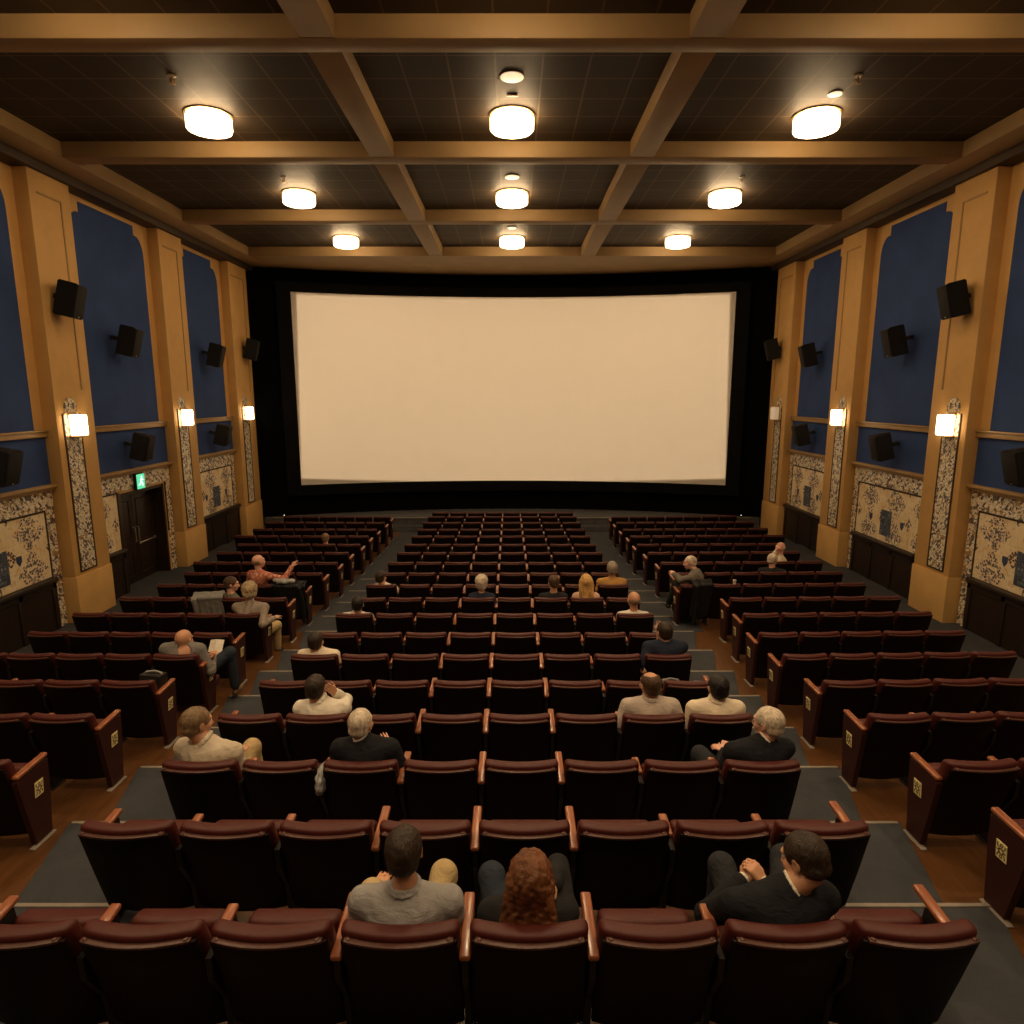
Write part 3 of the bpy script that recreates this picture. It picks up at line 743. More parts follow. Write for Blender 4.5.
# ------------------------------------------------------------------ bodies from blended distance fields
EDG = [(a, b) for a in range(8) for b in range(a + 1, 8) if bin(a ^ b).count('1') == 1]
CRN = np.array([((i >> 2) & 1, (i >> 1) & 1, i & 1) for i in range(8)])
class Field:
    def __init__(s): s.p = []
    def cap(s, a, b, ra, rb=None, k=.02, op='u', sx=1.0):
        s.p.append(('c', np.array(a, float), np.array(b, float), float(ra), float(ra if rb is None else rb), k, op)); return s
    def ell(s, c, r, k=.02, op='u', rot=None):
        s.p.append(('e', np.array(c, float), np.array(r, float), None if rot is None else np.array(rot, float), 0, k, op)); return s
    def mesh(s, name, mat, h, parent, noise=0, nf=40, seed=0):
        lo = np.full(3, 1e9); hi = -lo
        for q in s.p:
            if q[6] != 'u': continue
            if q[0] == 'c':
                r = max(q[3], q[4]); lo = np.minimum(lo, np.minimum(q[1], q[2]) - r); hi = np.maximum(hi, np.maximum(q[1], q[2]) + r)
            else:
                r = q[2].max(); lo = np.minimum(lo, q[1] - r); hi = np.maximum(hi, q[1] + r)
        lo -= 3 * h + noise; hi += 3 * h + noise
        n = np.ceil((hi - lo) / h).astype(int) + 1
        D = np.full(n, .25, np.float32)
        ax = [lo[i] + h * np.arange(n[i]) for i in range(3)]
        for ty, A, B, ra, rb, k, op in s.p:
            if ty == 'c':
                r = max(ra, rb) + .03 + k; a0 = np.minimum(A, B) - r; b0 = np.maximum(A, B) + r
            else: r = B.max() + .03 + k; a0 = A - r; b0 = A + r
            i0 = np.maximum(((a0 - lo) / h).astype(int), 0); i1 = np.minimum(((b0 - lo) / h).astype(int) + 2, n)
            if (i1 <= i0).any(): continue
            X = ax[0][i0[0]:i1[0], None, None]; Y = ax[1][None, i0[1]:i1[1], None]; Z = ax[2][None, None, i0[2]:i1[2]]
            if ty == 'c':
                d = B - A; L = max((d * d).sum(), 1e-9)
                t = np.clip(((X - A[0]) * d[0] + (Y - A[1]) * d[1] + (Z - A[2]) * d[2]) / L, 0, 1)
                v = np.sqrt((X - A[0] - t * d[0]) ** 2 + (Y - A[1] - t * d[1]) ** 2 + (Z - A[2] - t * d[2]) ** 2) - (ra + (rb - ra) * t)
            else:
                x, y, z = X - A[0], Y - A[1], Z - A[2]
                if ra is not None and isinstance(ra, np.ndarray):
                    m = ra; x, y, z = (x * m[0, 0] + y * m[1, 0] + z * m[2, 0], x * m[0, 1] + y * m[1, 1] + z * m[2, 1], x * m[0, 2] + y * m[1, 2] + z * m[2, 2])
                k0 = np.sqrt((x / B[0]) ** 2 + (y / B[1]) ** 2 + (z / B[2]) ** 2)
                k1 = np.sqrt((x / B[0] ** 2) ** 2 + (y / B[1] ** 2) ** 2 + (z / B[2] ** 2) ** 2) + 1e-9
                v = k0 * (k0 - 1) / k1
            sub = D[i0[0]:i1[0], i0[1]:i1[1], i0[2]:i1[2]]
            if op == 'u':
                hh = np.clip(.5 + .5 * (sub - v) / k, 0, 1); sub[...] = sub * (1 - hh) + v * hh - k * hh * (1 - hh)
            else:
                hh = np.clip(.5 - .5 * (sub + v) / k, 0, 1); sub[...] = sub * (1 - hh) - v * hh + k * hh * (1 - hh)
        if noise:
            X = ax[0][:, None, None]; Y = ax[1][None, :, None]; Z = ax[2][None, None, :]
            f = nf; q = seed * 1.7
            nn = np.sin(f * X + 2.1 * np.sin(f * .6 * Y + q) + q) * np.cos(f * .9 * Y + 1.7 * np.sin(f * .5 * Z)) + .6 * np.sin(f * 2.1 * Z + 2 * np.sin(f * 1.3 * X + q)) * np.cos(f * 1.9 * X + f * Y)
            D += (noise * .6 * nn).astype(np.float32)
        S = D < 0
        c = np.zeros(tuple(n - 1), np.int8)
        for dx, dy, dz in CRN: c += S[dx:n[0] - 1 + dx, dy:n[1] - 1 + dy, dz:n[2] - 1 + dz]
        idx = np.argwhere((c > 0) & (c < 8))
        acc = np.zeros((len(idx), 3)); cnt = np.zeros(len(idx))
        dv = [D[idx[:, 0] + q[0], idx[:, 1] + q[1], idx[:, 2] + q[2]] for q in CRN]
        for a, b in EDG:
            m = (dv[a] < 0) != (dv[b] < 0)
            t = np.where(m, dv[a] / np.where(m, dv[a] - dv[b], 1), 0)
            acc += np.where(m, 1, 0)[:, None] * (CRN[a] + t[:, None] * (CRN[b] - CRN[a])); cnt += m
        V = lo + h * (idx + acc / cnt[:, None])
        vid = np.full(tuple(n - 1), -1, np.int32); vid[idx[:, 0], idx[:, 1], idx[:, 2]] = np.arange(len(idx))
        F = []
        for axn in range(3):
            u, w = (axn + 1) % 3, (axn + 2) % 3
            sl0 = [slice(1, -1)] * 3; sl0[axn] = slice(0, n[axn] - 1); sl1 = list(sl0); sl1[axn] = slice(1, n[axn])
            a, b = S[tuple(sl0)], S[tuple(sl1)]
            e = np.argwhere(a != b)
            if not len(e): continue
            fl = a[e[:, 0], e[:, 1], e[:, 2]]
            g = e.copy(); g[:, u] += 1; g[:, w] += 1     # grid index of the edge's start
            def at(du, dw):
                q = g.copy(); q[:, u] -= du; q[:, w] -= dw; return vid[q[:, 0], q[:, 1], q[:, 2]]
            Q = np.stack([at(1, 1), at(0, 1), at(0, 0), at(1, 0)], 1)
            Q[~fl] = Q[~fl][:, ::-1]; F.append(Q)
        F = np.concatenate(F); F = F[(F >= 0).all(1)]
        me = bpy.data.meshes.new(name)
        me.vertices.add(len(V)); me.vertices.foreach_set('co', V.astype(np.float32).ravel())
        me.loops.add(len(F) * 4); me.loops.foreach_set('vertex_index', F.astype(np.int32).ravel())
        me.polygons.add(len(F)); me.polygons.foreach_set('loop_start', np.arange(0, len(F) * 4, 4, dtype=np.int32))
        me.update(calc_edges=True); me.validate()
        me.polygons.foreach_set('use_smooth', [True] * len(me.polygons))
        me.materials.append(M[mat])
        o = bpy.data.objects.new(name, me); COL.objects.link(o); o.parent = parent
        return o

def V3(*a): return np.array(a, float)
def ik(a, t, l1, l2, pole):
    a, t = np.array(a, float), np.array(t, float); d = t - a; L = np.linalg.norm(d); mx = (l1 + l2) * .995
    if L > mx: t = a + d / L * mx; d = t - a; L = mx
    if L < abs(l1 - l2) + .02: L = abs(l1 - l2) + .02
    ca = (l1 * l1 + L * L - l2 * l2) / (2 * l1 * L); ca = max(-1, min(1, ca)); u = d / np.linalg.norm(d)
    p = np.array(pole, float); p = p - u * (p @ u); p /= np.linalg.norm(p) + 1e-9
    return a + u * l1 * ca + p * l1 * math.sqrt(1 - ca * ca), t
def cloth(name, col, rough=.85, fine=120, var=.10):
    if name in M: return name
    t = NT(name); v = t.obj(); a = t.noise(v, 9, 4); b = t.noise(v, fine, 2)
    w_ = t.noise(t.obj((1, 1, 2.6)), 13, 3, .5, .5)
    c = t.ramp(a, [(.3, tuple(x * (1 - var) for x in col)), (.7, tuple(x * (1 + var) for x in col))])
    t.set(Base_Color=c, Roughness=rough); t.b.inputs['Specular IOR Level'].default_value = .2
    t.bump(t.ma('ADD', t.ma('MULTIPLY', b, .15), w_), .55, .018); M[name] = t.m; return name
def skin(name, col):
    if name in M: return name
    t = NT(name); v = t.obj(); a = t.noise(v, 18, 4)
    c = t.ramp(a, [(.3, tuple(x * .9 for x in col)), (.7, (min(1, col[0] * 1.08), col[1] * .98, col[2] * .95))])
    t.set(Base_Color=c, Roughness=.5); t.b.inputs['Subsurface Weight'].default_value = .0; t.bump(t.noise(v, 130, 2), .12, .003); M[name] = t.m; return name
def hairm(name, col, str_=(60, 60, 9)):
    if name in M: return name
    t = NT(name); a = t.noise(t.obj(str_), 1.2, 4, .6, .6); b = t.noise(t.obj(), 9, 3)
    f = t.ma('MULTIPLY_ADD', b, .5, t.ma('MULTIPLY', a, .5))
    c = t.ramp(f, [(.33, tuple(x * .45 for x in col)), (.5, col), (.66, tuple(min(1, x * 1.6) for x in col))])
    t.set(Base_Color=c, Roughness=.5); t.b.inputs['Specular IOR Level'].default_value = .4
    t.bump(a, .8, .012); M[name] = t.m; return name
skin('skin_fair', (.68, .40, .27)); skin('skin_tan', (.60, .32, .19)); skin('skin_pink', (.74, .42, .31))
plain('eye_white', (.75, .72, .68), .3, .02); plain('eye_dark', (.03, .02, .015), .2, .05); plain('glasses_black', (.01, .01, .01), .3, .05); plain('lens', (.5, .5, .5), .1)
plain('shoe_black', (.015, .013, .012), .35, .1); plain('shoe_brown', (.12, .06, .03), .4, .1)

def hand(F, wrist, elbow, side, pose='rest', R_=None, sc_=1.0):
    """palm, four fingers of different lengths and a thumb from the side of the palm"""
    w = np.array(wrist, float); e = np.array(elbow, float); d = w - e; d /= np.linalg.norm(d) + 1e-9
    if R_ is None:
        up = V3(0, 0, 1) if abs(d[2]) < .85 else V3(0, 1, 0)
    else: up = np.array(R_, float)                 # the back of the hand faces this way
    up = up - d * (up @ d); up /= np.linalg.norm(up); lat = np.cross(d, up)   # lat: to the thumb side * side
    lat = lat * side
    s = sc_
    c0 = w + d * .02 * s; c1 = w + d * .085 * s
    for k in (-.028, -.009, .010, .027): F.cap(c0 + lat * k * .7 * s, c1 + lat * k * s, .0155 * s, .0135 * s, .012)
    curl = {'rest': .35, 'open': .12, 'fist': 1.0, 'grip': .75, 'pinch': .6}[pose]
    for j, (k, L) in enumerate(((.029, .068), (.010, .076), (-.009, .070), (-.027, .055))):
        p = c1 + lat * k * s; a = curl * 1.1 + (.05 * j if pose != 'open' else -.05 * j); sp = lat * k * (5.5 if pose == 'open' else 1.5)
        dd = d + sp
        for seg, f in enumerate((.45, .32, .23)):
            ang = a * (seg + 1) * .62
            q = p + (dd * math.cos(ang) - up * math.sin(ang)) * L * f * s
            F.cap(p, q, (.0088 - .0009 * seg) * s, (.0082 - .0009 * seg) * s, .003); p = q
    p = w + d * .028 * s + lat * .022 * s - up * .004
    dd = d * .62 + lat * .72 - up * .25
    for f, r in ((.034, .0115), (.03, .0095), (.024, .0088)):
        q = p + dd / np.linalg.norm(dd) * f * s; F.cap(p, q, r * s, (r - .001) * s, .006); p = q
        dd = dd + d * .45 - lat * (.35 if pose != 'open' else .1) - up * (.2 if pose != 'open' else 0)

def person(spec):
    g = spec.get
    x0, y0, z0, rz = SEAT[g('seat')]
    h = g('res', .011)
    root = empty('person', (x0, y0, z0), rz); tag(root, g('label'), 'person')
    cr = g('crown', 1.12); fem = g('fem', 0); tx = g('dx', 0.0); lean = g('lean', 0.0)
    st = math.radians(g('turn', 0)); ct, sn = math.cos(st), math.sin(st)      # turn of the trunk, + = to the left
    cen = V3(tx, .285, 0)
    def tw(p):                                     # trunk coordinates -> seat coordinates
        x, y, z = p; return V3(cen[0] + ct * x - sn * y, cen[1] + sn * x + ct * y, z)
    dz = cr - 1.12
    bend_ = g('bend', 0.0)
    pel = tw((0, .02, .40)); mid = tw((bend_ * .4, -.02 + lean * .3, .58 + dz * .5)); che = tw((bend_ * .8, -.045 + lean * .7, .715 + dz)); nb = tw((bend_, -.035 + lean, .828 + dz))
    sw = (.150 if fem else .172) * g('wide', 1.0)
    sh = {sd: tw((bend_ + sd * sw, -.03 + lean * .9, .775 + dz + g('tilt', 0) * sd)) for sd in (-1, 1)}
    inv = Matrix.Translation((x0, y0, z0)) @ Matrix.Rotation(rz, 4, 'Z'); inv.invert()
    def P(t):                                      # (u, v, distance ahead of the seat) in photo terms -> seat coordinates
        if t is None: return None
        if t[0] == 'l': return V3(*t[1:])
        u, v, dy = t; Y = y0 + dy; a = (u - 512) / 655; b = (512 - v) / 655
        m = Y / (math.cos(TH) + b * math.sin(TH)); w = inv @ Vector((a * m, Y, ZO + m * (b * math.cos(TH) - math.sin(TH)))); return V3(*w)
    hd = P(g('head')[:2] + (g('head')[2] + .05,)) if g('head') else V3(nb[0] + .0, nb[1] + .015, cr - .10)
    yaw, pit, rol = [math.radians(q) for q in g('look', (0, 0, 0))]
    HM = (Matrix.Rotation(yaw, 3, 'Z') @ Matrix.Rotation(-pit, 3, 'X') @ Matrix.Rotation(rol, 3, 'Y')); Hn = np.array(HM)
    hs = g('hs', 1.0) * (.95 if fem else 1.0)
    def HL(p): return hd + Hn @ (np.array(p, float) * hs)
    sk = g('skin', 'skin_fair')
    # limbs
    hips = {sd: tw((sd * .085, .03, .395)) for sd in (-1, 1)}
    kn, an, el, wr = {}, {}, {}, {}
    for sd, nm in ((-1, 'l'), (1, 'r')):
        kt = P(g('knee_' + nm)); at = P(g('foot_' + nm))
        if at is None: at = V3((kt[0] if kt is not None else tx + sd * .15) , .76, -.02) if kt is None else V3(kt[0] + sd * .01, kt[1] + .06, max(-.03, kt[2] - .42))
        if kt is None: kt = ik(hips[sd], at, .41, .41, (sd * .18, .3, 1))[0]
        else:
            d = kt - hips[sd]; L = np.linalg.norm(d)
            if L > .50: kt = hips[sd] + d / L * .50
        kn[sd], an[sd] = kt, at
        ht = P(g('hand_' + nm))
        if ht is None: ht = V3(kt[0] * .4 + (tx + sd * .06) * .6, .50, .52 + dz * .3)
        pole = g('pole_' + nm, (sd * .45, -.35, -.9))
        el[sd], wr[sd] = ik(sh[sd], ht, .275, .245, pole)
    B = Field()
    # trunk and neck
    B.ell(pel, (.145, .105, .10)); B.cap(pel, mid, .105, .10, .04); B.cap(mid, che, .105, .115, .04)
    B.cap(che + (sh[-1] - che) * .45, che + (sh[1] - che) * .45, .085, .085, .04)
    B.cap(nb, HL((0, -.02, -.07)), .056 if not fem else .047, .05 if not fem else .043, .03)
    for sd in (-1, 1):
        B.cap(nb - V3(0, 0, .02), sh[sd], .05, .045, .04)
        B.cap(sh[sd], el[sd], .048 if not fem else .042, .037 if not fem else .033, .025)
        B.cap(el[sd], wr[sd], .037 if not fem else .032, .026 if not fem else .022, .015)
        hand(B, wr[sd], el[sd], sd, g('pose_' + ('l' if sd < 0 else 'r'), 'rest'), g('back_' + ('l' if sd < 0 else 'r')), .95 if not fem else .86)
        B.cap(hips[sd], kn[sd], .078, .052, .03); B.cap(kn[sd], an[sd], .05, .036, .02)
    # head
    def he(c, r, k=.02, op='u'): B.ell(HL(c), np.array(r) * hs, k, op, Hn)
    he((0, -.014, .014), (.076, .096, .088)); he((0, .034, -.042), (.056, .062, .072), .03); he((0, .070, -.088), (.026, .024, .022), .025)
    he((0, .074, .026), (.052, .026, .014), .02)
    for sd in (-1, 1):
        he((sd * .030, .095, .002), (.019, .016, .014), .012, 's'); he((sd * .040, .062, -.028), (.024, .026, .022), .02)
        he((sd * .079, -.004, -.012), (.010, .021, .031), .006); he((sd * .086, .003, -.012), (.006, .011, .018), .006, 's')
    B.cap(HL((0, .090, .012)), HL((0, .113, -.030)), .0085 * hs, .012 * hs, .012); he((0, .110, -.036), (.018, .011, .010), .01)
    B.cap(HL((-.018, .093, -.062)), HL((.018, .093, -.062)), .0075 * hs, .0075 * hs, .006); B.cap(HL((-.017, .091, -.072)), HL((.017, .091, -.072)), .0075 * hs, .0075 * hs, .006)
    B.cap(HL((-.02, .102, -.0665)), HL((.02, .102, -.0665)), .0022 * hs, .0022 * hs, .003, 's')
    body = B.mesh('body', sk, h, root)
    if g('eyes', 1) and h < .0095:
        for sd in (-1, 1):
            bm = BM(); bmesh.ops.create_uvsphere(bm, u_segments=16, v_segments=10, radius=.0125 * hs)
            for f in bm.faces: f.material_index = 1 if f.calc_center_median().y > .0105 * hs else 0
            q = HL((sd * .030, .080, .003)); bmesh.ops.transform(bm, matrix=Matrix.Translation(Vector(q)) @ HM.to_4x4(), verts=bm.verts[:])
            fin('eye', bm, ['eye_white', 'eye_dark'], root)
    # garments: the same limbs a little thicker
    up, upm = g('top', 'shirt'), g('topm'); t_ = .013 if up == 'jacket' else .009
    T = Field()
    T.ell(pel, (.150 + t_, .112 + t_, .09), .03); T.cap(pel, mid, .112 + t_, .108 + t_, .04); T.cap(mid, che, .112 + t_, .122 + t_, .04)
    T.cap(che + (sh[-1] - che) * .5, che + (sh[1] - che) * .5, .090 + t_, .090 + t_, .05)
    sleeve = g('sleeve', 'long')
    for sd in (-1, 1):
        T.cap(nb - V3(0, 0, .025), sh[sd], .05 + t_, .052 + t_, .05)
        if sleeve == 'short':
            T.cap(sh[sd], sh[sd] + (el[sd] - sh[sd]) * .72, .054 + t_, .056 + t_, .03)
        elif sleeve != 'none':
            T.cap(sh[sd], el[sd], .052 + t_, .043 + t_, .03); e2 = wr[sd] - (wr[sd] - el[sd]) * (.06 if sleeve == 'long' else .25)
            T.cap(el[sd], e2, .043 + t_, .032 + t_, .02)
    nv = HL((0, -.02, -.07)) - nb; nv /= np.linalg.norm(nv)
    if up == 'jacket': T.cap(nb + nv * .0, nb + nv * .035, .066, .062, .03)
    else: T.cap(nb, nb + nv * .03, .062, .060, .03)
    T.cap(nb + nv * (.062 if up != 'jacket' else .078), nb + nv * .19, .062 if up != 'jacket' else .056, .080, .006, 's')
    T.mesh('jacket' if up == 'jacket' else 'shirt', upm, h, root, noise=g('wrk', .004), nf=26, seed=len(g('label')))
    # collar: a folded ring round the neck
    cm = g('collar')
    if cm:
        C = Field(); f = nv; a = np.cross(f, V3(1, 0, 0)); a /= np.linalg.norm(a); b = np.cross(f, a); n_ = 14
        cc = nb + f * (.062 if up == 'jacket' else .045); rad = .057 if up == 'jacket' else .063
        pr = [cc + a * (rad * 1.05) * math.cos(q) + b * rad * math.sin(q) + f * .004 * math.cos(q) for q in np.linspace(0, 2 * math.pi, n_ + 1)]
        for q in range(n_):
            C.cap(pr[q], pr[q + 1], .0085, .0085, .004)
            if up != 'jacket': C.cap(pr[q] - f * .016 + (pr[q] - cc) * .12, pr[q + 1] - f * .016 + (pr[q + 1] - cc) * .12, .009, .009, .008)
        C.mesh('collar', cm, min(h, .008), root)
    for sd in (-1, 1):
        if g('cuff') and sleeve == 'long':
            C = Field(); e2 = wr[sd] - (wr[sd] - el[sd]) * .07; C.cap(e2, wr[sd] + (wr[sd] - el[sd]) * .01, .037, .035, .004); C.mesh('cuff', g('cuff'), min(h, .008), root)
    L = Field(); L.ell(pel - V3(0, 0, .01), (.150, .115, .10), .03)
    for sd in (-1, 1):
        L.cap(hips[sd], kn[sd], .090, .066, .04); L.cap(kn[sd], an[sd] + (kn[sd] - an[sd]) * .10, .064, .052, .025)
    L.mesh('trousers' if not g('skirt') else 'skirt', g('legm'), h, root, noise=.003, nf=24)
    for sd in (-1, 1):
        C = Field(); a = an[sd] - V3(0, 0, .035); C.cap(a + V3(0, -.03, .0), a + V3(0, .14, -.005), .036, .032, .02); C.cap(a, an[sd] + V3(0, -.005, .03), .036, .038, .02)
        C.mesh('shoe', g('shoem', 'shoe_black'), h, root)
    # hair
    hst, hm = g('hair', 'short'), g('hairm')
    if hst:
        W = Field(); hh = min(h, .010)
        def we(c, r, k=.012, op='u'): W.ell(HL(c), np.array(r) * hs, k, op, Hn)
        nz, nf = .0035, 90
        if hst in ('short', 'thin'):
            t2 = .0 if hst == 'short' else -.004
            we((0, -.018, .022), (.085 + t2, .104 + t2, .094 + t2)); we((0, -.045, -.035), (.074 + t2, .068 + t2, .055))
            we((0, .125, -.035), (.11, .075, .105), .01, 's'); we((0, .0, -.165), (.13, .16, .095), .01, 's')
            for sd in (-1, 1): we((sd * .092, .01, -.018), (.022, .032, .040), .006, 's')
        elif hst == 'balding':
            we((0, -.018, .020), (.083, .102, .090)); we((0, -.045, -.035), (.073, .067, .055))
            we((0, .125, -.02), (.12, .085, .12), .01, 's'); we((0, .0, -.165), (.13, .16, .095), .01, 's'); we((0, .005, .10), (.058, .075, .045), .015, 's')
            for sd in (-1, 1): we((sd * .092, .01, -.018), (.022, .032, .040), .006, 's')
        elif hst == 'fringe':
            we((0, -.022, -.01), (.080, .094, .060)); we((0, .10, -.02), (.12, .10, .12), .01, 's'); we((0, -.0, .075), (.12, .13, .06), .01, 's'); we((0, .0, -.165), (.13, .16, .105), .01, 's')
            for sd in (-1, 1): we((sd * .092, .01, -.018), (.022, .034, .042), .006, 's')
        elif hst in ('long', 'curly'):
            big = 1.0 if hst == 'long' else 1.12
            we((0, -.02, .022), (.088 * big, .108 * big, .096 * big))
            for kx in (-.062, -.03, 0, .03, .062):
                W.cap(HL((kx, -.055, .0)), HL((kx * (1.25 if hst == 'long' else 1.55), -.085, -.20 * big)), .042 * hs, (.030 if hst == 'long' else .038) * hs, .03)
            for sd in (-1, 1): W.cap(HL((sd * .068, .0, .0)), HL((sd * .082 * big, -.02, -.19)), .034 * hs, .026 * hs, .02)
            we((0, .125, -.04), (.078, .085, .13), .01, 's')
            if hst == 'curly': nz, nf = .009, 95
        elif hst == 'curlyshort':
            we((0, -.02, .025), (.098, .114, .104)); we((0, -.05, -.04), (.085, .07, .07)); we((0, .14, -.04), (.085, .08, .12), .01, 's'); nz, nf = .010, 70
        W.mesh('hair', hm, hh, root, noise=nz, nf=nf, seed=3 + len(g('label')))
    if g('glasses'):
        bm = BM()
        for sd in (-1, 1):
            ring = [HL((sd * .032 + .024 * math.cos(q), .104, .0 + .018 * math.sin(q))) for q in np.linspace(0, 2 * math.pi, 15)]
            tube(bm, [Vector(q) for q in ring], .002, 6); tube(bm, [Vector(HL((sd * .055, .102, .004))), Vector(HL((sd * .080, .05, .006))), Vector(HL((sd * .084, -.01, .0)))], .002, 6)
        tube(bm, [Vector(HL((-.01, .106, .002))), Vector(HL((.01, .106, .002)))], .002, 6); fin('glasses', bm, 'glasses_black', root)
    spec['_wr'] = wr; spec['_root'] = root; spec['_el'] = el; spec['_kn'] = kn
    return root
# ------------------------------------------------------------------ the audience
cloth('polo_grey', (.32, .31, .31)); cloth('khaki', (.50, .37, .19)); cloth('black_knit', (.018, .018, .020)); cloth('jeans_dark', (.030, .038, .055))
cloth('suit_black', (.012, .013, .017)); cloth('suit_trouser', (.028, .030, .036)); cloth('linen_white', (0.792, 0.726, 0.616)); cloth('shirt_beige', (0.575, 0.489, 0.380))
cloth('shirt_cream', (0.770, 0.660, 0.506)); cloth('shirt_grey', (0.506, 0.425, 0.368)); cloth('navy_knit', (.018, .024, .045)); cloth('mustard', (.50, .27, .08)); cloth('white_shirt', (0.759, 0.690, 0.621))
cloth('tweed', (.17, .15, .125), fine=60, var=.3); cloth('grey_knit', (.20, .185, .17)); cloth('taupe', (.30, .245, .20)); cloth('olive_grey', (.13, .125, .10)); cloth('blouse_pale', (.62, .40, .28)); cloth('dark_green', (.018, .022, .018))
cloth('bag_black', (.015, .015, .016), .5); cloth('cloth_grey', (.36, .36, .35)); cloth('coat_grey', (.24, .235, .22))
def floral():
    t = NT('coral_floral'); v = t.obj(); d = t.voro(v, 28); c_ = t.voro(v, 28, out='Color'); r_, g_, b_ = t.sep(c_)
    c = t.mix(t.ma('LESS_THAN', d, .40), (.52, .16, .10), t.ramp(r_, [(0, (.70, .42, .30)), (.4, (.30, .06, .05)), (.7, (.62, .55, .42))], 'CONSTANT'))
    t.set(Base_Color=c, Roughness=.85); M['coral_floral'] = t.m
floral()
hairm('hair_dark', (.030, .018, .011)); hairm('hair_black', (.010, .008, .007)); hairm('hair_brown', (.075, .040, .020)); hairm('hair_auburn', (.15, .052, .018)); hairm('hair_white', (.62, .52, .40))
hairm('hair_grey', (.30, .25, .20)); hairm('hair_blond', (.62, .36, .12)); hairm('hair_sandy', (.22, .14, .075)); hairm('hair_ash', (.44, .33, .19))
